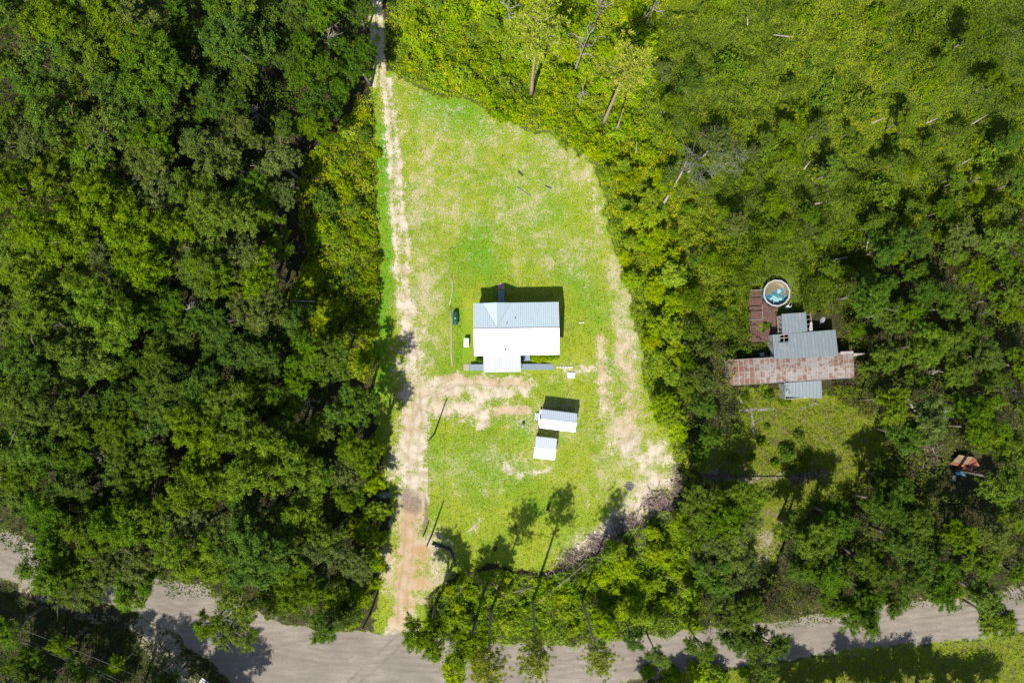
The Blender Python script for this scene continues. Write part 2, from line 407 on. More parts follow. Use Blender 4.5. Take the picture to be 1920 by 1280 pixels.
TERR = terrain_material()

def axis(lo, hi, step, far):
    core = np.arange(lo, hi+1e-6, step); ext = []; d = step*4; x = hi
    while x < far: x += d; d *= 1.6; ext.append(x)
    ext = np.array(ext); return np.concatenate([(lo-(ext-hi))[::-1], core, ext])
gx = axis(-94, 94, 0.235, 2500); gy = axis(-64, 64, 0.235, 2500)
GX, GY = np.meshgrid(gx, gy)
PX = GX/S+960; PY = 640-GY/S
M = masks(PX, PY)
Vg = np.stack([GX, GY, np.zeros_like(GX)], -1)
def rgba(a, b, c): return np.stack([M[a] if a else GX*0, M[b] if b else GX*0, M[c] if c else GX*0, np.ones_like(GX)], -1)
LAY = dict(mA=rgba('dirt', 'orange', 'gravel'), mB=rgba('straw', 'lush', 'forest'), mC=rgba('conc', 'brown_marks', 'puddle'), mD=rgba('olive', 'scrub', 'rut'))
ny, nx = GX.shape
def grid_obj(name, cellmask=None, dz=0.0):
    idx = np.arange(nx*ny).reshape(ny, nx)
    F = np.stack([idx[:-1, :-1], idx[:-1, 1:], idx[1:, 1:], idx[1:, :-1]], -1)
    if cellmask is not None: F = F[cellmask]
    F = F.reshape(-1, 4)
    used = np.unique(F); remap = np.full(nx*ny, -1, np.int32); remap[used] = np.arange(len(used)); F = remap[F]
    V = Vg.reshape(-1, 3)[used].copy(); V[:, 2] += dz
    at = {k: ('POINT', 'FLOAT_COLOR', v.reshape(-1, 4)[used]) for k, v in LAY.items()}
    o = link(name, fast_mesh(name, V, F, TERR, at)); o['kind'] = 'structure'; return o
grid_obj('ground')
cell = lambda a: np.maximum(np.maximum(a[:-1, :-1], a[1:, 1:]), np.maximum(a[:-1, 1:], a[1:, :-1]))
core = (np.abs(PX-960) < 2400) & (np.abs(PY-640) < 2000)
grid_obj('road', (cell(M['road']) > 0.3), 0.006)
def region_mask(pts, w):
    return (dist_line(PX, PY, pts) < w)[:-1, :-1]
drv = region_mask([(757, 1165), (757, 1120), (772, 1000), (778, 900), (785, 780), (768, 640), (752, 450), (735, 250), (722, 150), (706, 60), (705, -60)], 32) | region_mask([(790, 740), (860, 720), (975, 722)], 24)
grid_obj('driveway', drv & (cell(M['dirt']) > 0.5) & (cell(M['road']) < 0.3), 0.004)
grid_obj('path', (cell(M['conc']) > 0.4), 0.004)

# ------------------------------------------------------------------ foliage
def leaf_material(name, c0, c1, c2, trans=0.28, objvar=0.24):
    "c0 dark leaf, c1 usual leaf, c2 fresh leaf"
    t = NT(name); a = t.n('Attribute'); a.attribute_name = 'tint'; tint = a.outputs['Fac']
    oi = t.n('ObjectInfo'); rnd = oi.outputs['Random']
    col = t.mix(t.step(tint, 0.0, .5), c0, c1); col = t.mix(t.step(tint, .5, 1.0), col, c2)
    hs = t.n('HueSaturation'); t.inp(hs.inputs['Color'], col)
    t.inp(hs.inputs['Hue'], t.math('ADD', .5, t.math('MULTIPLY', t.math('SUBTRACT', rnd, .5), -.022)))
    t.inp(hs.inputs['Value'], t.math('ADD', 1-objvar/2, t.math('MULTIPLY', t.math('FRACT', t.math('MULTIPLY', rnd, 7.31)), objvar)))
    t.inp(hs.inputs['Saturation'], t.math('ADD', .96, t.math('MULTIPLY', t.math('FRACT', t.math('MULTIPLY', rnd, 3.77)), .12)))
    col = hs.outputs[0]
    t.done(col, .6, 0, .06)
    tr = t.n('BsdfTranslucent'); t.inp(tr.inputs[0], t.mix(.5, col, t.mix(1.0, col, (1.5, 1.35, .5), 'MULTIPLY')))
    mx = t.n('MixShader'); mx.inputs[0].default_value = trans
    t.t.links.new(t.b.outputs[0], mx.inputs[1]); t.t.links.new(tr.outputs[0], mx.inputs[2]); t.t.links.new(mx.outputs[0], t.out.inputs[0])
    return t.m
LM = {  # dimming beyond the lot is put into the darker leaf colours
 'oak':    leaf_material('oak_leaves', (.021,.044,.004), (.076,.138,.010), (.156,.230,.016)),
 'gum':    leaf_material('sweetgum_leaves', (.027,.054,.004), (.098,.164,.008), (.196,.265,.014)),
 'olive':  leaf_material('grey_green_leaves', (.026,.046,.009), (.096,.136,.024), (.185,.225,.046)),
 'deep':   leaf_material('deep_green_leaves', (.014,.034,.004), (.058,.112,.010), (.125,.192,.018)),
 'bright': leaf_material('bright_bush_leaves', (.050,.100,.005), (.200,.305,.008), (.400,.440,.016), trans=.35),
 'lime':   leaf_material('lush_bush_leaves', (.055,.108,.004), (.205,.315,.008), (.380,.450,.014), trans=.35),
 'pine':   leaf_material('pine_needles', (.080,.110,.010), (.210,.250,.020), (.350,.360,.045), trans=.15),
 'pineb':  leaf_material('bright_pine_needles', (.10,.14,.010), (.27,.32,.022), (.42,.44,.06), trans=.2),
 'vine':   leaf_material('dimmed_vine_leaves', (.036,.070,.003), (.138,.205,.005), (.275,.325,.009), trans=.35, objvar=0),  # dim copy of the bright vine colour, for growth beyond the lot
 'vineb':  leaf_material('bright_vine_leaves', (.045,.090,.004), (.220,.325,.008), (.430,.450,.014), trans=.35, objvar=0),
 'blade':  leaf_material('grass_and_dry_tufts', (.105,.170,.005), (.188,.240,.010), (.36,.34,.18), objvar=0),
 'under':  leaf_material('understorey_leaves', (.022,.046,.004), (.066,.110,.008), (.130,.175,.013), objvar=0),
}
BARK = plain('grey_bark', (.13, .11, .09), .9, var=.35, scale=3)
BARKP = plain('pine_bark', (.27, .22, .17), .9, var=.3, scale=4)
DEADW = plain('bleached_dead_wood', (.25, .225, .195), .85, var=.3, scale=4)
DARKW = plain('dark_wet_wood', (.055, .045, .04), .85, var=.35, scale=4)

def leaf_quads(Cn, N, size, asp=.62):
    n = len(Cn); N = N/np.linalg.norm(N, axis=1, keepdims=True)
    r = rng.normal(size=(n, 3)); T = np.cross(N, r); T /= np.linalg.norm(T, axis=1, keepdims=True); Bn = np.cross(N, T)
    s = size[:, None]
    V = np.stack([Cn+T*s*.5, Cn+Bn*s*.5*asp+N*s*.08, Cn-T*s*.5, Cn-Bn*s*.5*asp+N*s*.08], 1).reshape(-1, 3)
    return V, np.arange(4*n).reshape(n, 4)
def foliage(name, Cn, N, size, tint, mat, asp=.62):
    V, F = leaf_quads(Cn, N, size, asp)
    return fast_mesh(name, V, F, mat, {'tint': ('FACE', 'FLOAT', np.clip(tint, 0, 1))})

def make_broadleaf(mat, Rc, H, seed, dens=1.0, leaf=.30, flat=.62, twigs=0, open_=0.0):
    "returns (trunk mesh, crown mesh, height of the crown's middle)"
    rr = np.random.default_rng(seed); nl = rr.integers(7, 11)
    lobes = []
    for i in range(nl):
        a = i*2.4+rr.uniform(-.5, .5); q = Rc*math.sqrt((i+.3)/nl)*.78
        rad = Rc*rr.uniform(.22, .42)
        z = H-Rc*flat*(.35+.9*(q/Rc)**2)-rr.uniform(0, Rc*.95)
        lobes.append((math.cos(a)*q*rr.uniform(.75, 1.15), math.sin(a)*q*rr.uniform(.75, 1.15), z, rad))
    CC = []; NN = []; SS = []; TT = []
    sq = rr.uniform(.78, 1.0)
    for (lx, ly, lz, lr) in lobes:
        nc = int(34*(lr/1.2)**2)+12
        for j in range(nc):
            d = rr.normal(size=3); d /= np.linalg.norm(d)
            if d[2] < -.15: d[2] *= -1
            rad = lr*rr.uniform(.45, 1.38)
            c = np.array([lx, ly*sq, lz])+d*rad*np.array([1, 1, 1.05])
            if rr.random() < open_: continue
            cr = rr.uniform(.20, .42); k = int(52*dens*(cr/.3)**2)
            out = np.array([d[0], d[1], d[2]*.4+.2])
            u = rr.uniform(-1, 1, (k, 1))
            off = rr.normal(size=(k, 3))*cr*np.array([.42, .42, .26])+u*out*cr*.9
            p = c+off; n = d*.6+np.array([0, 0, .8])+rr.normal(size=(k, 3))*.62+off/cr*.3
            CC.append(p); NN.append(n); SS.append(rr.uniform(.6, 1.3, k)*leaf*.59)
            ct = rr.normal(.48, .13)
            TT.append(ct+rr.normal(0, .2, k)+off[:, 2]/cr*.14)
    crown = foliage('crown', np.concatenate(CC), np.concatenate(NN), np.concatenate(SS), np.concatenate(TT), mat)
    b = MB(); tr = .045*Rc+.06
    top = min(l[2] for l in lobes); fork = top*.62
    lean = rr.uniform(-.4, .4, 2)
    b.tube([(0, 0, -.2), (lean[0]*.4, lean[1]*.4, fork*.5), (lean[0], lean[1], fork)], [tr*1.35, tr*1.1, tr*.95], 8)
    for (lx, ly, lz, lr) in lobes:
        m = (lean[0]+(lx-lean[0])*.45+rr.uniform(-.3, .3), lean[1]+(ly-lean[1])*.45+rr.uniform(-.3, .3), fork+(lz-fork)*.6)
        b.tube([(lean[0], lean[1], fork), m, (lx, ly, lz), (lx*1.15, ly*1.15, lz+lr*.7)], [tr*.6, tr*.42, tr*.22, .02], 5)
    for i in range(twigs):
        lx, ly, lz, lr = lobes[rr.integers(nl)]; a = rr.uniform(0, 6.28)
        e = (lx+math.cos(a)*lr*1.3, ly+math.sin(a)*lr*1.3, lz+lr*1.25)
        f = (e[0]+rr.uniform(-.8, .8), e[1]+rr.uniform(-.8, .8), e[2]+.2)
        b.tube([(lx, ly, lz), (lx+math.cos(a)*lr*.8, ly+math.sin(a)*lr*.8, lz+lr), e], [.09, .07, .035], 5)
        b.tube([(lx+math.cos(a)*lr*.8, ly+math.sin(a)*lr*.8, lz+lr), f], [.05, .02], 5)
    return b.mesh('trunk', BARK, True), crown, H-Rc*.55

def make_pine(H, Rc, seed, crownfrac=.3, mat=None):
    rr = np.random.default_rng(seed); b = MB(); lean = rr.uniform(-.5, .5, 2)
    ax = lambda z: np.array([lean[0]*(z/H)**2, lean[1]*(z/H)**2, z])
    zs = np.linspace(-.2, H*.97, 9)
    b.tube([ax(z) for z in zs], [.30-.24*max(z, 0)/H for z in zs], 8)
    P = []
    zb = H*(1-crownfrac); nb = 26
    for i in range(nb):
        u = i/nb; z = zb+(H-zb)*u; a = i*2.4+rr.uniform(-.4, .4); L = Rc*(1-.62*u)*rr.uniform(.65, 1.15)*(1 if u > .12 else .7)
        s0 = ax(z); d = np.array([math.cos(a), math.sin(a), rr.uniform(.12, .5)])
        m = s0+d*L*.55; e = s0+d*L+np.array([rr.uniform(-.3, .3), rr.uniform(-.3, .3), .15*L])
        b.tube([s0, m, e], [.07, .05, .02], 5)
        for k in range(int(6+L*4.2)):
            q = rr.uniform(.35, 1.08); P.append(s0+(e-s0)*q+rr.normal(size=3)*np.array([.42, .42, .2])*(.5+q*.8))
    P.append(ax(H)); P = np.array(P)
    n = 17; K = len(P)
    d = rr.normal(size=(K, n, 3)); d[..., 2] = np.abs(d[..., 2])*.8+.05; d /= np.linalg.norm(d, axis=-1, keepdims=True)
    L = rr.uniform(.28, .46, (K, n, 1)); a = P[:, None]+d*.03; e = P[:, None]+d*L
    sd_ = np.cross(d, rr.normal(size=(K, n, 3))); sd_ /= np.linalg.norm(sd_, axis=-1, keepdims=True); w = .035
    V = np.stack([a-sd_*w*.6, a+sd_*w*.6, e+sd_*w, e-sd_*w], 2).reshape(-1, 3)
    F = np.arange(len(V)).reshape(-1, 4)
    tint = np.repeat(rr.normal(.5, .18, K), n)+rr.normal(0, .15, K*n)
    crown = fast_mesh('crown', V, F, mat or LM['pine'], {'tint': ('FACE', 'FLOAT', np.clip(tint, 0, 1))})
    return b.mesh('trunk', BARKP, True), crown, H*(1-crownfrac*.45)

def make_dead(H, Rc, seed, mat=DEADW, fine=1, r0=.2):
    rr = np.random.default_rng(seed); b = MB(); lean = rr.uniform(-.8, .8, 2)
    ax = lambda z: np.array([lean[0]*(z/H)**1.5, lean[1]*(z/H)**1.5, z])
    zs = np.linspace(-.2, H, 7); b.tube([ax(max(z, 0)) if z > 0 else np.array([0, 0, z]) for z in zs], [r0-(r0-.04)*max(z, 0)/H for z in zs], 7)
    if Rc > 0:
        for i in range(9):
            z = H*rr.uniform(.5, .97); a = rr.uniform(0, 6.28); L = Rc*rr.uniform(.5, 1.1)
            s0 = ax(z); d = np.array([math.cos(a), math.sin(a), rr.uniform(.3, .9)]); d /= np.linalg.norm(d)
            m = s0+d*L*.5+rr.normal(size=3)*.12*L; e = s0+d*L+rr.normal(size=3)*.15*L
            q_ = 1 if fine < 5 else .6
            b.tube([s0, m, e], [.085*q_, .06*q_, .025*q_], 5)
            for k in range(3*fine):
                q = rr.uniform(.3, .95); p = s0+(e-s0)*q; f = p+(d+rr.normal(size=3)*.6)*L*rr.uniform(.2, .5)
                b.tube([p, (p+f)/2+rr.normal(size=3)*.06*L, f], [.04, .03, .012], 4)
    return b.mesh('trunk', mat, True)

def make_bush(mat, Rc, H, seed, dens=1.0, leaf=.27):
    rr = np.random.default_rng(seed); CC = []; NN = []; SS = []; TT = []
    nc = int(64*(Rc/1.5)**2)
    for j in range(nc):
        a = rr.uniform(0, 6.28); q = Rc*math.sqrt(rr.random())*rr.uniform(.75, 1.1)
        z = H*(1-(q/Rc)**2*.65)*rr.uniform(.35, 1.05); cr = rr.uniform(.18, .36); k = int(26*dens*(cr/.28)**2)
        off = rr.normal(size=(k, 3))*cr*np.array([.6, .6, .4]); p = np.array([math.cos(a)*q, math.sin(a)*q, z])+off
        CC.append(p); NN.append(np.array([math.cos(a)*q/Rc*.6, math.sin(a)*q/Rc*.6, .9])+rr.normal(size=(k, 3))*.6+off/cr*.3)
        SS.append(rr.uniform(.7, 1.35, k)*leaf); TT.append(rr.normal(.5, .16)+rr.normal(0, .17, k))
    cr_ = foliage('foliage', np.concatenate(CC), np.concatenate(NN), np.concatenate(SS), np.concatenate(TT), mat)
    b = MB()
    for i in range(5):
        a = i*1.26; b.tube([(0, 0, -.1), (math.cos(a)*Rc*.25, math.sin(a)*Rc*.25, H*.4), (math.cos(a)*Rc*.5, math.sin(a)*Rc*.5, H*.75)], [.06, .045, .015], 5)
    return b.mesh('stem', BARK, True), cr_, H*.6

SPEC = {}
def variants(key, fn, n): SPEC[key] = [fn(i) for i in range(n)]
variants('oak', lambda i: make_broadleaf(LM['oak'], 3.2+.25*i, 13.5+.55*i, 100+i, twigs=(0, 2, 0, 4, 1, 0)[i]), 6)
variants('gum', lambda i: make_broadleaf(LM['gum'], 3.0+.35*i, 14+.5*i, 200+i, twigs=(0, 1, 0, 2)[i]), 4)
variants('olive', lambda i: make_broadleaf(LM['olive'], 3.1+.4*i, 13+.9*i, 300+i, twigs=(3, 0, 6)[i], open_=.12), 3)
variants('deep', lambda i: make_broadleaf(LM['deep'], 3.1+.4*i, 11.5+.9*i, 400+i), 3)
variants('thin', lambda i: make_broadleaf(LM['oak'], 3.2, 19, 500+i, open_=.34, twigs=7, dens=.85), 2)
variants('wide', lambda i: make_broadleaf(LM['gum'], 5.4, 19, 540+i, open_=.38, twigs=12, dens=.9), 1)
variants('limeTree', lambda i: make_broadleaf(LM['lime'], 2.6+.3*i, 7.5, 600+i), 3)
variants('brightTree', lambda i: make_broadleaf(LM['bright'], 2.4+.3*i, 6, 700+i), 3)
variants('pine', lambda i: make_pine(27+1.0*i, 3.3, 800+i), 3)
variants('bigpine', lambda i: make_pine(26, 4.9-1.2*i, 840+i, .27, LM['pineb']), 2)
variants('bushB', lambda i: make_bush(LM['bright'], 1.3+.3*i, 1.8+.4*i, 900+i), 4)
variants('bushL', lambda i: make_bush(LM['lime'], 1.3+.3*i, 2.0+.5*i, 950+i), 4)
variants('bushV', lambda i: make_bush(LM['gum'], 1.3+.35*i, 2.0+.7*i, 980+i), 4)
variants('bushD', lambda i: make_bush(LM['deep'], 1.3+.35*i, 2.0+.5*i, 990+i), 3)

def place(sp, px, py, label, group=None, name='broadleaf_tree', cat='tree', scale=1.0, var=None, rz=None, at_crown=True):
    vs = SPEC[sp]; tm, cm, hc = vs[random.randrange(len(vs)) if var is None else var]
    k = (1-hc*scale/CAMH) if at_crown else 1.0
    x = (px-960)*S*k; y = (640-py)*S*k
    r = empty(name, (x, y, 0), random.uniform(0, 6.28) if rz is None else rz, label, cat, group)
    r.scale = (scale*random.uniform(.92, 1.08), scale*random.uniform(.92, 1.08), scale)
    link(tm.name.split('.')[0], tm, r); link(cm.name.split('.')[0], cm, r)
    return r
def scatter(poly, spacing, avoid=(), seed=1, jitter=.42, bounds=None):
    "points over a polygon in photograph px, roughly one per spacing^2, hexagonal with jitter"
    rr = random.Random(seed); xs = [p[0] for p in poly]; ys = [p[1] for p in poly]; out = []
    y = min(ys); row = 0
    while y < max(ys):
        x = min(xs)+(row % 2)*spacing/2
        while x < max(xs):
            qx = x+rr.uniform(-jitter, jitter)*spacing; qy = y+rr.uniform(-jitter, jitter)*spacing
            if inpoly(np.array(qx), np.array(qy), poly) and not any(math.hypot((qx-a)/c, (qy-b)/d) < 1 for a, b, c, d in avoid): out.append((qx, qy))
            x += spacing
        y += spacing*.87; row += 1
    rr.shuffle(out); return out

# ---- forest left of the driveway
LF = [(-30, -40), (662, -40), (676, 40), (676, 165), (655, 215), (600, 250), (545, 330), (545, 430), (510, 520), (560, 620), (640, 700), (690, 790), (690, 900),
      (705, 960), (700, 1040), (690, 1090), (640, 1120), (600, 1150), (560, 1130), (500, 1110), (420, 1100), (370, 1095), (330, 1080), (290, 1110), (230, 1118), (130, 1125), (60, 1060), (-30, 1075)]
gap = [(5, 1008, 75, 46), (440, 170, 34, 26), (250, 300, 20, 26), (370, 160, 16, 22), (60, 470, 30, 22), (445, 690, 24, 16), (470, 200, 30, 24)]
LBL = {
 'oak': 'mid green broadleaf tree in the dense forest left of the driveway',
 'gum': 'yellow green broadleaf tree in the dense forest left of the driveway',
 'olive': 'greyish open crowned tree in the dense forest left of the driveway',
 'deep': 'dark green low tree in the dense forest left of the driveway',
}
GRP = {'oak': 'mid green trees of the left forest', 'gum': 'yellow green trees of the left forest', 'olive': 'greyish green trees of the left forest', 'deep': 'dark green trees of the left forest'}
rp = random.Random(5)
for (x, y) in scatter(LF, 66, gap, 3):
    n = fbm(x, y, 260, 31, 2)+rp.uniform(-.18, .18)
    sp = 'deep' if n < .36 else 'oak' if n < .52 else 'olive' if n < .60 else 'gum'
    if y < 500 and sp == 'oak' and rp.random() < .25: sp = 'olive'
    wh = 'at the top left' if y < 330 else 'level with the white house' if y < 760 else 'just above the gravel road'
    if x > 470: wh = wh.replace('at the top left', 'at the top') + ' by the driveway'
    place(sp, x, y, LBL[sp].replace('left of the driveway', wh), f'{sp} trees of the left forest {wh}'.replace('gum', 'yellow green').replace('deep', 'dark').replace('oak', 'mid green').replace('olive', 'greyish'), scale=rp.uniform(.86, 1.32)*(1.05 if x < 500 else .9))

# ---- forest on the right, round the derelict house
RF = [(1700, 430), (1950, 380), (1950, 1110), (1850, 1110), (1780, 1105), (1700, 1100), (1640, 1130), (1560, 1150), (1500, 1100), (1450, 1090), (1490, 1010), (1540, 960), (1640, 915),
      (1690, 870), (1670, 800), (1620, 740), (1640, 640), (1600, 560), (1640, 470)]
RF2 = [(1290, 640), (1370, 640), (1360, 760), (1370, 830), (1310, 880), (1290, 780)]
RF3 = [(1290, 930), (1400, 940), (1415, 1010), (1400, 1100), (1410, 1150), (1340, 1160), (1310, 1050)]
gapr = [(1788, 892, 92, 86), (1610, 1020, 28, 24), (1575, 740, 80, 50), (1590, 690, 60, 50)]
for i, (x, y) in enumerate(scatter(RF, 66, gapr, 8)):
    n = fbm(x, y, 200, 41, 2)+rp.uniform(-.16, .16)
    sp = 'deep' if n < .38 else 'oak' if n < .54 else 'olive' if n < .60 else 'gum'
    word = {'deep': 'dark green', 'oak': 'mid green', 'olive': 'greyish green', 'gum': 'yellow green'}[sp]
    up = y < 780
    place(sp, x, y, f'{word} broadleaf tree in the woods ' + ('right of the derelict house' if up else 'between the rusty wreck and the gravel road'),
          f'{word} trees ' + ('right of the derelict house' if up else 'between wreck and road'), scale=rp.uniform(.82, 1.2)*(.8 if up else 1))
for (x, y) in scatter(RF2, 46, (), 9):
    place(rp.choice(['oak', 'deep', 'olive']), x, y, 'leafy tree between the mown lot and the derelict house', 'trees between the lot and the derelict house', scale=rp.uniform(.5, .72))
for (x, y) in scatter(RF3, 48, (), 10):
    place(rp.choice(['oak', 'olive', 'olive', 'gum']), x, y, 'leafy tree right of the lot and left of the shaded dirt clearing', 'trees left of the shaded clearing', scale=rp.uniform(.75, 1.0))

# ---- named trees along the gravel road and the lot's front edge
place('wide', 432, 1165, 'large open tree leaning over the gravel road with bare limbs showing', var=0, scale=1.05)
place('gum', 385, 1175, 'round yellow green crown overhanging the wide gravel junction', scale=.8, var=1)
place('oak', 560, 1105, 'bushy tree at the forest corner above the gravel road', scale=1.1, var=2)
place('deep', 640, 1150, 'dark bushy tree by the leaning pole at the driveway mouth', scale=.85, var=1)
place('thin', 602, 1188, 'slim ragged tree reaching over the gravel road left of the driveway', scale=.86, var=1)
place('oak', 255, 1085, 'spreading tree reaching over the upper edge of the road at far left', scale=.95, var=3)
place('olive', 170, 1098, 'pale green tree spilling over the road at far left', scale=.9, var=0)
place('olive', 128, 1130, 'small crown hanging over the road above the shaded verge', scale=.5, var=0)
for x, y, s in ((40, 1245, .9), (110, 1215, .7), (-10, 1190, .9), (150, 1265, .75), (215, 1250, .55), (60, 1290, 1.0), (310, 1285, .6)):
    place(random.choice(['oak', 'deep', 'gum']), x, y, 'tree in the dark woods under the power lines at bottom left', 'trees under the power lines', scale=s)
for x, y, s in ((-20, 1235, 1.2), (40, 1262, 1.2), (95, 1290, 1.3), (150, 1300, 1.3), (205, 1298, 1.35), (262, 1308, 1.35), (318, 1312, 1.3), (375, 1318, 1.35), (420, 1330, 1.3), (60, 1330, 1.3), (180, 1350, 1.4), (290, 1360, 1.4), (390, 1380, 1.4)):
    th_ = 90 < x < 400 and y < 1330; place('thin' if th_ else 'oak', x, y, 'tall tree at the bottom edge shading the junction verge', 'tall trees at the bottom left edge', scale=s*(.78 if th_ else 1), at_crown=False)
place('pine', 1008, 1237, 'tall slim pine at the front edge whose long shadow crosses the lawn', name='pine_tree', var=0, scale=1.0)
place('pine', 912, 1256, 'tall pine left of centre beside the bushy road trees', name='pine_tree', var=1, scale=.93)
place('pine', 1120, 1232, 'leaning pine right of centre above the gravel road', name='pine_tree', var=2, scale=.9)
place('gum', 797, 1196, 'leafy green tree on the road edge right of the driveway mouth', scale=1.12, var=2)
place('gum', 883, 1230, 'broad bright tree over the road between driveway and centre pine', scale=1.2, var=1)
place('limeTree', 850, 1262, 'broad crown low over the road at the bottom edge', scale=1.05, var=2)
place('thin', 1190, 1205, 'tree reaching over the road below the dense front thicket', scale=.6, var=1)
place('thin', 1235, 1235, 'ragged tree over the road right of the leaning pine', scale=.62, var=0)
place('thin', 1322, 1225, 'slim dark tree across the road below the lot corner', scale=.8, var=1)
for x, y, s in ((1215, 1262, .9), (1262, 1270, 1.1), (1310, 1262, .9), (1345, 1275, 1.1), (1395, 1262, .7)):
    place('bushL', x, y, 'leafy bush on the lower road verge right of centre', 'bushes on the lower verge', name='bush', cat='bush', scale=s)
for x, y, s in ((660, 1112, .8), (682, 1125, .6), (668, 1146, .6), (650, 1160, .8), (628, 1142, .9), (700, 1095, .5)):
    place('limeTree', x, y, 'low leafy tree above the short dark pole by the gravel road', 'low trees above the short pole', name='small_tree', scale=s)
place('deep', 1385, 1200, 'dark tree standing at the road edge right of the lot corner', scale=1.0, var=0)
place('deep', 1440, 1215, 'ragged dark tree overhanging the right part of the road', scale=1.05, var=2)
place('oak', 1400, 1145, 'dark green tree above the road right of the lot corner', scale=.95, var=2)
place('oak', 1625, 1160, 'bushy tree spilling over the upper edge of the road at right', scale=1.0, var=1)
place('gum', 1580, 1140, 'rounded tree beside the road at right', scale=.8, var=0)
place('deep', 1680, 1130, 'dark tree at the upper road edge near the right side', scale=.8, var=1)
place('gum', 1775, 1115, 'yellow green tree standing over the road near the right edge', scale=.8, var=2)
place('oak', 1880, 1165, 'tree hiding the road at the right edge', scale=1.0, var=0)
place('oak', 1855, 1120, 'tree beside the last visible stretch of road at right', scale=.9, var=2)
# shade cast on the lower right verge comes from trees south of it, past the frame
for x, y, s in ((1215, 1300, 1.2), (1262, 1308, 1.3), (1400, 1304, 1.2), (1452, 1300, 1.5), (1500, 1308, 1.4), (1560, 1296, 1.6), (1612, 1302, 1.4), (1655, 1296, 1.7), (1712, 1300, 1.5), (1762, 1304, 1.3), (1810, 1312, 1.5)):
    place('limeTree', x, y, 'low spreading tree at the bottom edge shading the lower right verge', 'low trees at the bottom right edge', name='small_tree', scale=s, at_crown=False)
# thicket inside the lot along the road
for (x, y) in scatter(HEDGE_B, 52, [(905, 1135, 26, 40), (970, 1110, 110, 34), (960, 1180, 70, 18), (1100, 1060, 50, 34)], 12):
    right = x > 1100
    place(('limeTree', 'brightTree', 'limeTree', 'limeTree')[rp.randrange(4)], x, y, 'lush green small tree in the thicket at the front ' + ('right corner' if right else 'edge') + ' of the lot',
          'thicket trees at the front ' + ('right corner' if right else 'edge'), scale=rp.uniform(.5, .85)*(1 if right else .8 if x < 880 else .5), name='small_tree')
for x, y, s in ((680, 1000, .95), (700, 960, .8), (690, 1050, .8), (688, 900, .9), (708, 1060, .55), (712, 1010, .55), (700, 850, .7)):
    place('limeTree', x, y, 'green edge tree along the lower left side of the driveway', 'edge trees left of the lower driveway', scale=s, name='small_tree')
for (x, y) in scatter([(800, 1190), (800, 1130), (930, 1085), (1100, 1085), (1180, 1040), (1290, 960), (1310, 1150), (1180, 1185), (1000, 1195)], 36, (), 44):
    place('bushB' if rp.random() < .6 else 'bushL', x, y, 'bright leafy bush in the front brush '+(w_ := 'left of the centre pine' if x < 1000 else 'near the leaning pine' if x < 1130 else 'in the front right corner'), 'front bushes '+w_, name='bush', cat='bush', scale=rp.uniform(.55, 1.05))
# right hedge of the lot
HR = [(1120, 300), (1240, 300), (1262, 480), (1278, 700), (1290, 900), (1300, 1000), (1275, 940), (1285, 860), (1250, 820), (1218, 760), (1215, 640), (1200, 560), (1165, 470), (1145, 390)]
for (x, y) in scatter(HR, 42, (), 13):
    place('limeTree' if y > 500 and rp.random() < .5 else 'brightTree', x, y, 'sunlit tree in the hedgerow along the right side of the lot' if y > 500 else 'bright bushy tree in the hedgerow right of the lawn',
          'lower right hedgerow trees' if y > 500 else 'upper right hedgerow trees', scale=rp.uniform(.6, .95), name='small_tree')
# bushes: bright thicket at the top of the lot
TB = [(745, -30), (1225, -30), (1240, 290), (1120, 285), (1040, 245), (950, 205), (880, 170), (800, 150), (745, 120)]
for (x, y) in scatter(TB, 36, (), 14):
    place('bushB' if rp.random() < .7 else 'bushL', x, y, 'bright leafy bush in the sunlit top thicket '+(w_ := 'near the dark track' if x < 850 else 'left of the big pine' if x < 985 else 'between the two top pines' if x < 1130 else 'by the right top pine'), 'bushes of the top thicket '+w_, name='bush', cat='bush', scale=rp.uniform(.7, 1.35))
for (x, y) in scatter([(740, -30), (1225, -30), (1235, 200), (1000, 120), (760, 80)], 105, (), 15):
    place('brightTree', x, y, 'small bright tree rising from the thicket at the top of the lot', 'small trees at the top of the lot', name='small_tree', scale=rp.uniform(.6, .9))
LB = [(674, 190), (704, 190), (708, 400), (710, 640), (702, 760), (676, 760)]
for (x, y) in scatter(LB, 25, (), 16):
    place('bushB' if rp.random() < .6 else 'bushV', x, y, 'leafy bush in the row between left forest and driveway', 'bush row left of the driveway', name='bush', cat='bush', scale=rp.uniform(.5, .85))
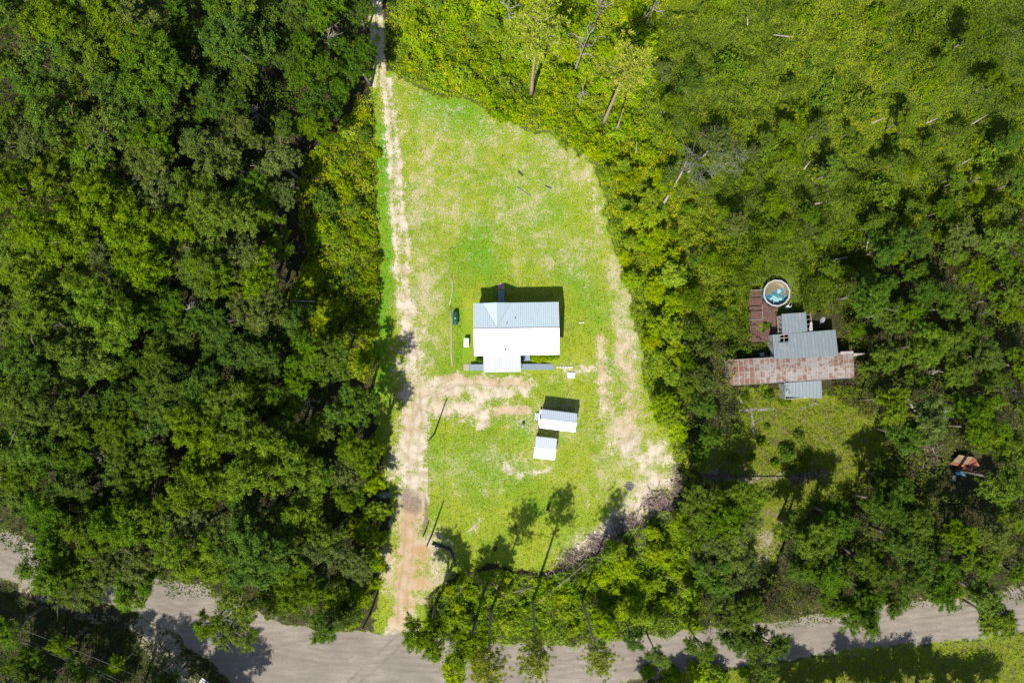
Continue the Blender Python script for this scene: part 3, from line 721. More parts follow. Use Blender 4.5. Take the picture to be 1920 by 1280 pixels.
# scrub at upper right: scattered bushes and low trees
for (x, y) in scatter(SCRUB_R, 84, [(1320, 280, 60, 50), (1450, 570, 70, 60), (1540, 620, 70, 50)], 17):
    n = fbm(x, y, 150, 51, 2)
    place('bushV', x, y, 'vine covered bush in the overgrown field '+(w_ := ('at the top edge' if y < 130 else 'beside the wide bare tree' if x < 1450 and y < 430 else 'above the round pool' if x < 1560 else 'near the upper right edge')), 'overgrown field bushes '+w_, name='bush', cat='bush', scale=rp.uniform(.8, 1.5)*(.7 if n > .55 else 1))
for x, y, s, sp in ((1300, 150, .6, 'deep'), (1260, 190, .6, 'gum'), (1440, 260, .55, 'gum'), (1490, 160, .5, 'gum'), (1560, 320, .6, 'gum'), (1520, 400, .55, 'oak'), (1380, 420, .55, 'olive'),
                    (1480, 430, .6, 'gum'), (1690, 300, .6, 'gum'), (1700, 220, .55, 'gum'), (1830, 60, .65, 'oak'), (1770, 110, .5, 'gum'), (1880, 150, .6, 'gum'), (1900, 260, .6, 'oak'), (1800, 330, .55, 'gum'),
                    (1860, 400, .6, 'gum'), (1330, 480, .5, 'gum'), (1300, 560, .5, 'oak'), (1420, 490, .5, 'gum'), (1560, 500, .55, 'oak'), (1640, 420, .55, 'gum'), (1350, 590, .5, 'oak'),
                    (1640, 540, .5, 'deep'), (1610, 620, .42, 'oak'), (1630, 690, .4, 'gum'), (1300, 620, .5, 'oak'), (1920, 340, .6, 'oak'), (1720, 390, .5, 'gum')):
    place(sp, x, y, 'low vine covered tree in the overgrown field at upper right', 'low trees in the overgrown field', scale=s, name='small_tree')
for (x, y) in scatter([(1240, 120), (1420, 230), (1700, 180), (1930, 230), (1930, 380), (1700, 480), (1560, 560), (1300, 640), (1262, 500), (1250, 330)], 74, [(1330, 285, 66, 60), (1450, 560, 85, 80), (1520, 620, 110, 70)], 27):
    place(rp.choice(['oak', 'gum', 'gum', 'gum', 'olive']), x, y, 'low tree in the lower part of the overgrown field beside the hedgerow', 'low trees in the lower overgrown field', scale=rp.uniform(.34, .54), name='small_tree')
# scrub left of the bush row
for (x, y) in scatter(SCRUB_L, 40, (), 18):
    if x < 668:
        place('bushV' if rp.random() < .5 else 'bushB', x, y, 'bush in the yellowish scrub between the forest and the bush row', 'scrub bushes by the left forest', name='bush', cat='bush', scale=rp.uniform(.7, 1.2))
for x, y, s in ((1480, 850, .62), (1505, 872, .55), (1455, 870, .5), (1430, 830, .5), (1500, 820, .55), (1520, 856, .5), (1466, 838, .5), (1488, 878, .5), (1445, 745, .5), (1475, 752, .4), (1400, 745, .4), (1412, 860, .4), (1440, 800, .35), (1380, 860, .4)):
    place('bushV', x, y, 'low bush growing in the overgrown yard below the derelict house', 'bushes in the derelict yard', name='bush', cat='bush', scale=s)
for x, y, s in ((1430, 620, .5), (1400, 660, .9), (1440, 660, .5), (1375, 650, .8)):
    place('bushD', x, y, 'dark bush crowding the left side of the derelict house', 'bushes beside the derelict house', name='bush', cat='bush', scale=s)

# ---- big pines and dead trees inside the lot
place('bigpine', 1006, 50, 'tall pine with a bright crown and bare trunk at the top of the lot', name='pine_tree', var=0, scale=1.16)
place('bigpine', 1176, 124, 'tall pine leaning right over the top thicket beside the boundary', name='pine_tree', var=1, scale=1.12)
def dead(px, py, H, Rc, label, seed, lean=None, mat=DEADW, fine=1, name='dead_tree', r0=.2, group=None):
    o = empty(name, (*W(px, py)[:2], 0), 0, label, 'dead tree', group)
    link('trunk', make_dead(H, Rc, seed, mat, fine, r0), o); return o
dead(1077, 138, 17, 2.6, 'bare dead tree with forked branches between the two top pines', 31, r0=.24)
dead(1153, 250, 12.5, 0, 'thick broken snag standing below the right top pine', 32, mat=BARKP, r0=.3)
dead(1086, 196, 7.5, 1.2, 'short grey snag left of the right top pine', 33)
dead(1190, 292, 6.5, 0, 'short reddish snag among the bushes at the lot edge', 34, mat=BARKP, r0=.28)
dead(1030, 95, 12, 1.6, 'slim pale dead tree just right of the big top pine', 36, r0=.12)
dead(952, 60, 11, 1.8, 'slim pale dead tree left of the big top pine', 37, r0=.1)
dead(1205, 60, 13, 1.8, 'pale dead pole tree above the right top pine', 38, r0=.13)
dead(1112, 62, 14, 2.4, 'pale slim bare tree at the top frame edge above the pines', 35, r0=.09)
for i, (x, y, H, Rc) in enumerate(((360, 120, 14, 3.6), (290, 190, 12, 1.6), (510, 130, 12, 3.0), (160, 190, 12, 1.4), (510, 235, 9, 2), (400, 590, 12, 2.0), (370, 660, 11, 2.2), (250, 830, 12, 1.8), (90, 880, 14, 2.6), (640, 120, 10, 2.4), (30, 620, 12, 1.5), (600, 750, 8, 1.8), (255, 370, 10, 1.6), (390, 950, 13, 2.4), (520, 480, 8, 1.5))):
    dead(x, y, H, Rc, 'grey leafless tree poking out of the left forest canopy', 50+i, fine=2, group='leafless trees in the left forest', r0=.14)
for i, (x, y, H, Rc) in enumerate(((1700, 760, 10, 1.8), (1780, 740, 9, 1.6), (1840, 540, 9, 2.0), (1700, 690, 8, 1.5), (1660, 960, 8, 1.6), (1860, 730, 10, 1.8), (1780, 1070, 9, 2.0), (1880, 1040, 9, 2))):
    dead(x, y, H, Rc, 'grey leafless tree in the woods right of the derelict house', 80+i, fine=2, group='leafless trees in the right woods', r0=.14)
place('olive', 1345, 265, 'greyish tree half leafless spreading beside the bare tree and the hedgerow', scale=.72, var=2, name='small_tree')
place('olive', 1300, 300, 'thin greyish tree just left of the half leafless tree', scale=.55, var=0, name='small_tree')
GREYT = plain('silver_twigs', (.15, .155, .115), .85, var=.35, scale=4)
dead(1290, 325, 8.2, 3.6, 'wide silvery bare tree sprawling beside the right hedgerow', 120, fine=8, r0=.11, mat=GREYT)
dead(1345, 300, 8.5, 3.6, 'silvery twiggy dead tree right of the wide bare tree', 121, fine=8, r0=.10, mat=GREYT)
def log(pts, r, label, group=None, mat=DEADW, name='fallen_log', z=.15):
    b = MB(); P3 = [(*W(p[0], p[1])[:2], z if len(p) < 3 else p[2]) for p in pts]
    c = P3[0]; P3 = [(p[0]-c[0], p[1]-c[1], p[2]) for p in P3]
    o = b.tube(P3, [r*(1-.35*i/len(P3)) for i in range(len(P3))], 8).build(name, mat, smooth=True, loc=(c[0], c[1], 0))
    return tag(o, label, 'log', group)
log([(1258, 356, 1.5), (1268, 335, 3.4), (1274, 316, 5)], .17, 'thick pale leaning trunk at the foot of the wide bare tree')
log([(1283, 330, 2.4), (1296, 312, 3.2), (1312, 300, 4)], .2, 'forked pale limb under the wide bare tree')
log([(1242, 383, 1.2), (1249, 370, 2)], .25, 'short pale stump end in the right hedgerow')
for i, (a, b_) in enumerate((((1770, 358), (1812, 340)), ((1778, 318), (1800, 306)), ((1620, 240, ), (1640, 232)), ((1790, 250), (1830, 225)), ((1880, 420), (1895, 414)), ((1815, 470), (1850, 460)), ((1545, 318), (1552, 305)), ((1495, 325), (1506, 310)), ((1610, 470), (1616, 436)), ((1540, 492), (1575, 486)), ((1392, 40), (1391, 62)), ((1440, 78), (1476, 84)), ((1515, 388), (1540, 384)), ((1720, 240), (1738, 232)))):
    log([(a[0], a[1], 2.6), (b_[0], b_[1], 2.9)], .13, 'pale fallen branch lying on the overgrown field at upper right', 'pale branches on the overgrown field')
log([(1680, 728, 1.5), (1690, 748, 2.2), (1698, 772, 3)], .22, 'long pale dead trunk lying right of the yard clearing')
log([(555, 566, 3), (600, 567, 3)], .12, 'pale log across the scrub left of the bush row')
log([(1320, 891), (1400, 893), (1470, 893), (1530, 890)], .12, 'long dark fallen trunk lying across the derelict yard', mat=DARKW)
log([(1515, 1065, 3), (1548, 1090, 5)], .22, 'dark leaning trunk in the woods right of the shaded clearing', mat=DARKW)
log([(1868, 1040, 4), (1905, 1060, 6)], .25, 'dark leaning trunk near the right frame edge', mat=DARKW)
log([(1712, 1270, 1), (1722, 1280, 1)], .2, 'dark log end on the verge at the bottom right', mat=DARKW)
log([(970, 352), (984, 362), (994, 368)], .09, 'short grey branch lying on the upper lawn')
log([(972, 322), (980, 330)], .17, 'dark chunk of wood lying on the upper lawn', mat=DARKW)
log([(1022, 349), (1034, 354)], .09, 'thin brown stick on the upper lawn', mat=DARKW)
for i, (a, b_) in enumerate((((1010, 1120, 2), (1095, 1050, 1.5)), ((940, 1110, 1.5), (1000, 1095, 1)), ((1060, 1085, 1.2), (1110, 1040, .6)), ((1270, 1060, 1.5), (1300, 1095, 1.5)), ((1245, 1095, 1), (1275, 1110, 1)))):
    log([a, b_], .13, 'grey brown branch tangled in the brush at the front of the lot', 'branches in the front brush', mat=BARK)

# ------------------------------------------------------------------ undergrowth (nobody could count it)
def undergrowth(name, poly, dens, mat, hfun, leaf, seed, label, tm=.5, excl=None, shade=.3, rough=.55, yardw=.8, vergew=.9):
    rr = np.random.default_rng(seed); xs = [p[0] for p in poly]; ys = [p[1] for p in poly]
    area = (max(xs)-min(xs))*(max(ys)-min(ys))*S*S; n = int(area*dens)
    px = rr.uniform(min(xs), max(xs), n); py = rr.uniform(min(ys), max(ys), n)
    wx = px+(fbm(px, py, 26, 3)-.5)*22; wy = py+(fbm(px, py, 26, 11)-.5)*22
    k = inpoly(wx, wy, poly)
    mm = masks(px, py)
    k &= (np.maximum.reduce([mm['lawn']*.98, mm['road'], mm['yard']*yardw, mm['verge']*vergew])+rr.uniform(-.25, .25, n)) < .5
    if excl is not None:
        for (a, b, c, d) in excl: k &= ~((px > a) & (px < b) & (py > c) & (py < d))
    px, py = px[k], py[k]; n = len(px)
    h = hfun(px, py); e = 4.0
    hx = (hfun(px+e, py)-h)/(e*S); hy = (hfun(px, py+e)-h)/(e*S)
    # dark gaps between the mounds: shade of the hollows is put into tint
    N = np.stack([-hx, hy, np.ones(n)*.9], 1)+rr.normal(size=(n, 3))*rough
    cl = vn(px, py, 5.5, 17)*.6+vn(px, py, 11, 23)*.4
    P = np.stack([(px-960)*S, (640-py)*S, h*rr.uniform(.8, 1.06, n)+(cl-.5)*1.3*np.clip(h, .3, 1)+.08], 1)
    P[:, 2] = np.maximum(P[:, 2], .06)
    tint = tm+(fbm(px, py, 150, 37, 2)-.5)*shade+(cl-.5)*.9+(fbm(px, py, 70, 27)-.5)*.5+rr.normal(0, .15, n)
    o = link(name, foliage(name, P, N, rr.uniform(.7, 1.4, n)*leaf, tint, mat))
    return tag(o, label, 'undergrowth', kind='stuff')
def mound(base, amp, sc, seed): return lambda x, y: base+amp*np.clip(fbm(x, y, sc, seed, 4)-.28, 0, 1)*1.8
EXC = [(1366, 1604, 655, 724), (1448, 1575, 583, 672), (1460, 1552, 704, 754), (1402, 1462, 540, 642), (1422, 1492, 514, 584), (1756, 1846, 838, 916), (1500, 1590, 590, 670), (1398, 1470, 534, 645)]
undergrowth('vine_cover', SCRUB_R, 78, LM['vine'], (lambda x, y: .3+6.0*np.clip(fbm(x, y, 62, 61, 5)-.30, 0, 1)*1.8), .205, 1, 'dense yellow green vines and weeds blanketing the field at upper right', tm=.46, shade=1.0, excl=EXC)
undergrowth('thicket_cover', [(728, -80), (1240, -80), (1262, 300), (1300, 920), (1225, 900), (1190, 640), (1150, 500), (1090, 360), (1000, 290), (860, 225), (730, 165)], 46, LM['vineb'], mound(.15, 2.6, 30, 62), .23, 2, 'bright green briars and weeds filling the top and right edge of the lot', tm=.5)
undergrowth('scrub_cover', SCRUB_L, 56, LM['vineb'], mound(.3, 2.2, 26, 63), .22, 3, 'yellowish scrub between the left forest and the driveway', tm=.5)
undergrowth('brush_cover', HEDGE_B, 75, LM['lime'], mound(.2, 2.6, 26, 64), .21, 4, 'tangled green brush between the lawn and the gravel road', tm=.45)
undergrowth('forest_understorey', [(-20, -20), (680, -20), (680, 170), (540, 290), (520, 520), (600, 680), (665, 790), (690, 900), (690, 1120), (620, 1165), (440, 1105), (300, 1085), (120, 1060), (-20, 990)], 26, LM['under'], mound(2.2, 8.5, 44, 65), .30, 5, 'dark understorey plants under the left forest', tm=.45)
undergrowth('wood_understorey', [(1270, 560), (1940, 350), (1940, 1110), (1300, 1175)], 26, LM['under'], mound(.8, 6.0, 40, 66), .29, 6, 'shrubby understorey around the derelict house and its woods', tm=.62, excl=EXC)
undergrowth('verge_weeds', [(-20, 1090), (420, 1240), (440, 1300), (-20, 1300)], 16, LM['under'], mound(.1, 1.4, 30, 67), .3, 7, 'shaded weeds on the verge at the bottom left', tm=.4)
def lawn_blades():
    rr = np.random.default_rng(77); n = 170000
    px = rr.uniform(690, 1280, n); py = rr.uniform(120, 1190, n); mm = masks(px, py)
    k = (mm['lawn'] > .35) & (mm['dirt']+rr.uniform(-.3, .3, n) < .6) & (rr.random(n) < (.30+.75*vn(px, py, 7, 19))*(1-.5*mm['straw'])) & ~((px > 868) & (px < 1052) & (py > 560) & (py < 700))
    px, py = px[k], py[k]; n = len(px); edge = mm['lawn'][k] < .9
    h = rr.uniform(.02, .12, n)+edge*rr.uniform(0, .5, n)
    P = np.stack([(px-960)*S, (640-py)*S, h], 1); N = rr.normal(size=(n, 3))*.5+np.array([0, 0, 1.0])
    tint = .30+mm['straw'][k]*.7+(vn(px, py, 12, 29)-.5)*.7+rr.normal(0, .19, n)-mm['lush'][k]*.3
    tag(link('lawn_grass', foliage('lawn_grass', P, N, rr.uniform(.08, .26, n), tint, LM['blade'], .5)), 'short mown grass and dry tufts over the lawn', 'grass', kind='stuff')
lawn_blades()
def dry_brush(name, blobs, n, mat, label, seed, hmax=.6, L=(.3, 1.4), w=.05):
    rr = np.random.default_rng(seed); C0 = []
    for (a, b, ra, rb) in blobs:
        m = int(n*ra*rb/900); C0.append(np.stack([a+rr.normal(size=m)*ra*.5, b+rr.normal(size=m)*rb*.5], 1))
    C0 = np.concatenate(C0); m = len(C0)
    P = np.stack([(C0[:, 0]-960)*S, (640-C0[:, 1])*S, rr.uniform(.03, hmax, m)], 1)
    d = rr.normal(size=(m, 3))*np.array([1, 1, .22]); d /= np.linalg.norm(d, axis=1, keepdims=True)
    sd_ = np.cross(d, np.array([0, 0, 1.0])+rr.normal(size=(m, 3))*.2); sd_ /= np.linalg.norm(sd_, axis=1, keepdims=True)
    l = rr.uniform(L[0], L[1], (m, 1)); ww = rr.uniform(.5, 1.5, (m, 1))*w
    V = np.stack([P-d*l/2-sd_*ww, P-d*l/2+sd_*ww, P+d*l/2+sd_*ww*.4, P+d*l/2-sd_*ww*.4], 1).reshape(-1, 3); V[:, 2] = np.maximum(V[:, 2], .02)
    tag(link(name, fast_mesh(name, V, np.arange(len(V)).reshape(-1, 4), mat, {'tint': ('FACE', 'FLOAT', rr.random(m))})), label, 'dry brush', kind='stuff')
BRM = leaf_material('dry_brush_twigs', (.055,.040,.035), (.14,.105,.09), (.26,.215,.18), trans=.02, objvar=0)
undergrowth('house_weeds', [(1380, 500), (1500, 490), (1620, 570), (1650, 740), (1570, 745), (1560, 720), (1380, 650)], 34, LM['vine'], mound(.08, 1.1, 22, 69), .22, 9, 'weeds crowding the pool, the deck and the back of the derelict house', tm=.42,
            excl=[(1366, 1604, 658, 722), (1448, 1572, 590, 672), (1404, 1462, 540, 640), (1430, 1484, 522, 577)])
undergrowth('roadside_weeds', VERGE, 9, LM['lime'], mound(.05, .9, 30, 70), .24, 10, 'green weeds on the grassy verge below the right part of the road', tm=.45, yardw=0, vergew=0)
dry_brush('dry_brush', [(1080, 1050, 34, 22), (1130, 1020, 34, 24), (1040, 1085, 30, 16), (960, 1100, 40, 12), (1180, 985, 34, 22), (1240, 945, 34, 26), (1275, 900, 16, 30), (1280, 1070, 22, 34), (1160, 1050, 30, 16), (1215, 1010, 30, 18), (870, 1120, 26, 16)],
          620, BRM, 'brown dry brush and litter between the lawn and the front thicket', 21)
dry_brush('brush_pile', [(1530, 885, 18, 9), (1500, 895, 28, 7), (1740, 840, 16, 14), (1745, 870, 14, 22), (1345, 893, 30, 6), (1545, 330, 30, 20), (1340, 270, 44, 36)], 420, BRM, 'grey brush piles round the derelict yard and the bare tree', 22, hmax=1.0)
undergrowth('yard_weeds', [(1385, 722), (1560, 722), (1680, 780), (1680, 880), (1600, 940), (1500, 960), (1330, 920), (1370, 800)], 26, LM['vine'], (lambda x, y: .05+2.4*np.clip(fbm(x, y, 18, 68, 3)-.47, 0, 1)*1.8), .20, 8, 'tall weeds in the yard below the derelict house', tm=.5, excl=EXC, yardw=.15)

# ------------------------------------------------------------------ building materials
def roof_metal(name, col=(.61, .71, .725), rib=.35, metal=.5, rough=.42, stain=.15, ang=0.0, ribk=.38):
    t = NT(name); o = t.obj(); v = t.scaled(o, (1/rib, 1/rib, 1), ang)
    s = t.n('SeparateXYZ'); t.t.links.new(v, s.inputs[0])
    fr = t.math('FRACT', s.outputs[0]); ridge = t.step(t.math('ABSOLUTE', t.math('SUBTRACT', fr, .5)), .20, .44)
    n = t.noise(t.scaled(o, (1.5, .35, 1)), 1.4, 4); n2 = t.noise(o, 9, 2)
    c = t.mix(t.math('MULTIPLY', ridge, ribk), col, tuple(x*.55 for x in col))
    c = t.mix(t.step(n, .5, .75, 0, stain), c, (.30, .28, .25)); c = t.mix(t.step(n2, .6, .8, 0, stain*.6), c, (.2, .18, .16))
    t.bump(ridge, .5, .03)
    return t.done(c, t.math('ADD', rough-.05, t.math('MULTIPLY', n, .12)), metal, .5)
ROOF = roof_metal('white_ribbed_metal')
ROOFW = roof_metal('porch_ribbed_metal', (.345, .36, .366), .37, .0, .6, ribk=.42)
SHEDR = roof_metal('shed_ribbed_metal', (.70, .745, .78), .35, .5, .42)
OLDR = roof_metal('weathered_grey_metal', (.155, .185, .20), .6, .15, .6, stain=.35, ribk=.22)
SIDING = plain('white_siding', (.68, .68, .66), .6, var=.06)
TRIM = plain('white_trim', (.78, .78, .77), .5, var=.05)
DECKB = plain('blue_grey_painted_boards', (.16, .20, .235), .7, var=.12, scale=5)
CONC = plain('pale_concrete', (.27, .235, .20), .9, var=.25, scale=5)
WHITEP = plain('white_plastic', (.82, .80, .80), .45, var=.04)
BLACKP = plain('black_plastic', (.014, .013, .013), .4, var=.3)
GREENT = plain('dark_green_tank_paint', (.012, .06, .055), .3, var=.15)
GLASS = plain('window_glass', (.04, .05, .06), .08, var=.05)
RED = plain('old_red_boards', (.098, .052, .042), .85, var=.35, scale=3)
TIMBER = plain('grey_timber', (.30, .27, .24), .85, var=.3, scale=5)
PALE = plain('sun_bleached_pvc', (.30, .27, .23), .6, var=.2, scale=3)
GREYM = plain('grey_metal', (.26, .28, .30), .5, .3, var=.2)

def frame(corners, z):
    "local frame of a four-cornered roof outline given in photo px (nw, ne, se, sw): centre, angle, half sizes"
    q = [Vector(W(*c, z)) for c in corners]; c = sum(q, Vector())/4; e = ((q[1]-q[0])+(q[2]-q[3]))/2
    ang = math.atan2(e.y, e.x); lx = e.length; ly = (((q[0]-q[3])+(q[1]-q[2]))/2).length
    return c, ang, lx/2, ly/2

# ------------------------------------------------------------------ the white-roofed house
c, a, hx, hy = frame([(888, 568.5), (1046.5, 566), (1048.5, 664.5), (890, 667)], 4.4)
house = empty('house', (c.x, c.y, 0), a, 'raised white house with a white ribbed metal roof in the middle of the lot', 'house')
EZ, RZ = 4.4, 5.65; ry = 0.1                         # eave, ridge; the ridge sits a touch north of centre
gl = lambda px: (px-968)*S*(1-EZ/CAMH)                # local x of a photo column
gw = (gl(905), gl(932), gl(958))
rf = MB(); th = .10
# north slope in two pieces either side of the cross gable, south slope whole
rf.slab([(-hx, hy, EZ), (-hx, ry, RZ), (gw[1], ry, RZ), (gw[0], hy, EZ)], th)
rf.slab([(gw[2], hy, EZ), (gw[1], ry, RZ), (hx, ry, RZ), (hx, hy, EZ)], th)
rf.slab([(-hx, -hy, EZ), (hx, -hy, EZ), (hx, ry, RZ), (-hx, ry, RZ)], th)
roof = rf.build('roof', ROOF, house)
ROOFX = roof_metal('cross_gable_metal', (.60, .70, .72), .35, .55, .42, ang=R(90))
cg = MB()
cg.slab([(gw[0], hy+.003, EZ+.004), (gw[1], ry, RZ+.004), (gw[1], hy+.003, RZ-.05)], .06)
cg.slab([(gw[1], ry, RZ+.004), (gw[2], hy+.003, EZ+.004), (gw[1], hy+.003, RZ-.05)], .06)
cg.build('cross_gable', ROOFX, roof)
MB().beam((-hx-.02, ry, RZ+.02), (hx+.02, ry, RZ+.02), .20, .05).build('ridge_cap', GREYM, roof)
vl = MB()
for gx_ in (gw[0], gw[2]): vl.beam((gx_, hy-.02, EZ+.03), (gw[1], ry+.12, RZ+.035), .09, .03)
vl.build('valley_flashing', plain('valley_grey', (.34, .37, .39), .5, .3), roof)
fs = MB()
for s in (-1, 1): fs.beam((s*(hx+.012), -hy, EZ-.06), (s*(hx+.012), ry, RZ-.06), .03, .16); fs.beam((s*(hx+.012), ry, RZ-.06), (s*(hx+.012), hy, EZ-.06), .03, .16)
fs.build('fascia', TRIM, roof)
for (px, py) in ((966, 597), (950, 607), (947, 655), (1001, 635)):
    lx = (px-968)*S*.96; ly = (616.5-py)*S*.96
    zz = RZ-abs(ly-ry)*(RZ-EZ)/(hy)
    MB().tube([(lx, ly, zz-.1), (lx, ly, zz+.35)], .07 if py != 655 else .17, 10).build('vent_pipe', plain('dark_vent', (.07, .07, .075), .5), roof)
wl = MB(); wx_, wy_ = hx-.4, hy-.4; fz = 1.5
wl.box(-wx_, wx_, -wy_, wy_, fz, EZ-.02)
for s in (-1, 1):
    x = s*(wx_-.01); wl.add([(x, -wy_, EZ-.02), (x, wy_, EZ-.02), (x, ry, RZ-.2)], [(0, 1, 2) if s > 0 else (0, 2, 1)])
wl.add([(gw[0]+.4, wy_+.003, EZ-.1), (gw[2]-.4, wy_+.003, EZ-.1), (gw[1], wy_+.003, RZ-.35)], [(0, 2, 1)])
wl.build('wall', SIDING, house)
pr = MB()
for i in range(6):
    for j in range(4): pr.box(-wx_+.1+i*(2*wx_-.6)/5, -wx_+.5+i*(2*wx_-.6)/5, -wy_+.1+j*(2*wy_-.6)/3, -wy_+.5+j*(2*wy_-.6)/3, -.1, fz-.002)
pr.build('pier', CONC, house)
for s, xs in ((-1, (-5.2, 4.4, 6.2)), (1, (-5, 1.5, 5))):
    for x in xs:
        w = MB().box(x-.5, x+.5, s*(wy_+.03)-.03, s*(wy_+.03)+.03, fz+.9, fz+2.1).build('window', TRIM, house)
        MB().box(x-.42, x+.42, s*(wy_+.07)-.015, s*(wy_+.07)+.015, fz+.98, fz+2.02).build('pane', GLASS, w)
for s, x in ((-1, -2.0), (1, gw[1]+.9)):
    d = MB().box(x-.45, x+.45, s*(wy_+.03)-.03, s*(wy_+.03)+.03, fz+.02, fz+2.05).build('door', plain('door_paint', (.2, .05, .04)), house)
    MB().lathe([(.0, -.03), (.035, -.03), (.035, .03), (0, .03)], (x+.36, s*(wy_+.09), fz+1), 8, 'y').build('handle', GREYM, d)
def lp(px, py, z):
    "photo point at height z in the house frame"
    v = Vector(W(px, py, z))-Vector((c.x, c.y, 0)); ca, sa = math.cos(-a), math.sin(-a)
    return (v.x*ca-v.y*sa, v.x*sa+v.y*ca, z)
porch = MB()
p = [lp(906, 667, 4.2), lp(976, 666, 4.2), lp(976.5, 697, 3.75), lp(907, 698, 3.75)]
porch.slab([p[3], p[2], p[1], p[0]], .08); porch.build('porch_roof', ROOFW, house)
dk = MB(); d0 = lp(907, 670, 1.4); d1 = lp(976, 694, 1.4); x0, x1, y0, y1 = d0[0]+.1, d1[0]+.05, d1[1], -wy_-.01
dk.box(x0, x1, y0, y1, 1.28, 1.4); dk.build('porch_deck', DECKB, house)
for x in (x0+.1, (x0+x1)/2, x1-.1):
    MB().box(x-.06, x+.06, y0+.05, y0+.17, -.05, 3.72).build('porch_post', TRIM, house)
r = lp(1038, 687.5, 0); ra = lp(976, 687.5, 1.4)
hw = .52
rp_ = MB().slab([(x1+.004, ra[1]-hw, 1.39), (r[0], r[1]-hw, .05), (r[0], r[1]+hw, .05), (x1+.004, ra[1]+hw, 1.39)], .06)
for i in range(5):
    u = .1+i*.18; xx = x1+(r[0]-x1)*u
    for s in (-1, 1): rp_.box(xx-.05, xx+.05, ra[1]+s*(hw-.06)-.04, ra[1]+s*(hw-.06)+.04, -.05, 1.39-1.34*u-.04)
rp_.build('ramp', DECKB, house)
l = lp(881, 688, .6)
rl = MB().slab([(l[0], ra[1]-.55, .62), (x0-.004, ra[1]-.55, 1.3), (x0-.004, ra[1]+.55, 1.3), (l[0], ra[1]+.55, .62)], .06)
for xx in (l[0]+.15, x0-.3):
    for s in (-1, 1): rl.box(xx-.05, xx+.05, ra[1]+s*.48-.04, ra[1]+s*.48+.04, -.05, .57)
rl.build('ramp', DECKB, house)
b0 = lp(934, 567, 1.4); b1 = lp(945.5, 544, .25)
bs = MB()
n = 7
for i in range(n):
    u0 = i/n; u1 = (i+1)/n; yy0 = wy_+.1+(b1[1]-wy_-.1)*u0; yy1 = wy_+.1+(b1[1]-wy_-.1)*u1-.02; zt = 1.4-1.15*u0
    bs.box(b0[0], b1[0], yy0, yy1, zt-.06, zt)
bs.build('back_steps', DECKB, house)
q0 = lp(978, 668, 1.3); q1 = lp(994, 675, 1.3)
MB().box(x1+.3, q1[0], q1[1]-.1, -wy_-.02, 1.2, 1.3).build('landing', DECKB, house)
def slab_thing(name, px0, px1, py0, py1, z, mat, label, cat, group=None, rz=0):
    cx, cy = (px0+px1)/2, (py0+py1)/2; x, y, _ = W(cx, cy)
    wx2, wy2 = (px1-px0)*S/2, (py1-py0)*S/2; b = MB()
    b.add([(-wx2, -wy2, -.05), (wx2, -wy2, -.05), (wx2, wy2, -.05), (-wx2, wy2, -.05), (-wx2, -wy2, z-.02), (wx2, -wy2, z-.02), (wx2, wy2, z-.02), (-wx2, wy2, z-.02),
           (-wx2+.03, -wy2+.03, z), (wx2-.03, -wy2+.03, z), (wx2-.03, wy2-.03, z), (-wx2+.03, wy2-.03, z)],
          [(0,1,5,4),(1,2,6,5),(2,3,7,6),(3,0,4,7),(4,5,9,8),(5,6,10,9),(6,7,11,10),(7,4,8,11),(8,9,10,11)])
    return tag(b.build(name, mat, loc=(x, y, 0), rz=rz), label, cat, group)
slab_thing('concrete_pad', 869, 880, 682, 694, .12, CONC, 'square concrete pad at the foot of the left ramp', 'slab')
slab_thing('brick_pad', 933, 946, 531.5, 543, .10, plain('brown_pavers', (.30, .22, .17), .9, var=.3, scale=6), 'small brown paved pad below the back steps of the house', 'slab')
slab_thing('tank_cover', 1064, 1078, 698, 708, .22, WHITEP, 'white square cover on the grass right of the long ramp', 'cover', rz=R(-2))
for i in range(6):
    slab_thing('stepping_stone', 1043.4+i*5.4, 1047.2+i*5.4, 686, 690.2, .16, plain('pale_stone', (.42, .39, .35), .9), 'pale round stepping stone in the row leading from the long ramp', 'stepping stone', 'stepping stones right of the ramp', rz=R(i*20))
for x, y, s in ((1000, 671, .42), (1011, 671, .45), (1022, 670, .42), (1033, 670, .38), (1042, 669, .36)):
    place('bushL', x, y, 'low green shrub under the front eave right of the porch', 'shrubs along the front wall', name='shrub', cat='shrub', scale=s)
for x, y, s in ((897, 674, .35), (903, 676, .4)):
    place('bushD', x, y, 'green shrub tucked between the left ramp and the house', 'shrubs left of the porch', name='shrub', cat='shrub', scale=s)
# chair on the landing
ch = empty('chair', (*W(981, 672, 1.3)[:2], 1.3), .3, 'dark chair on the landing right of the porch roof', 'chair')
MB().box(-.25, .25, -.25, .25, .40, .46).build('seat', BLACKP, ch); MB().box(-.25, .25, .2, .26, .47, .95).build('backrest', BLACKP, ch)
for sx in (-1, 1):
    for sy in (-1, 1): MB().box(sx*.22-.02, sx*.22+.02, sy*.21-.02, sy*.21+.02, 0, .398).build('leg', BLACKP, ch)

# white utility box with a low plinth
ub = empty('utility_box', W(875, 642), R(-1), 'white utility box standing on the grass left of the house', 'utility box')
MB().box(-.42, .42, -.74, .74, -.02, .12).build('plinth', CONC, ub)
MB().slab([(-.38, -.7, .95), (.38, -.7, .95), (.38, .7, 1.0), (-.38, .7, 1.0)], .85).build('cabinet', WHITEP, ub)
MB().box(-.42, .42, -.74, .74, 1.003, 1.05).build('lid', WHITEP, ub)
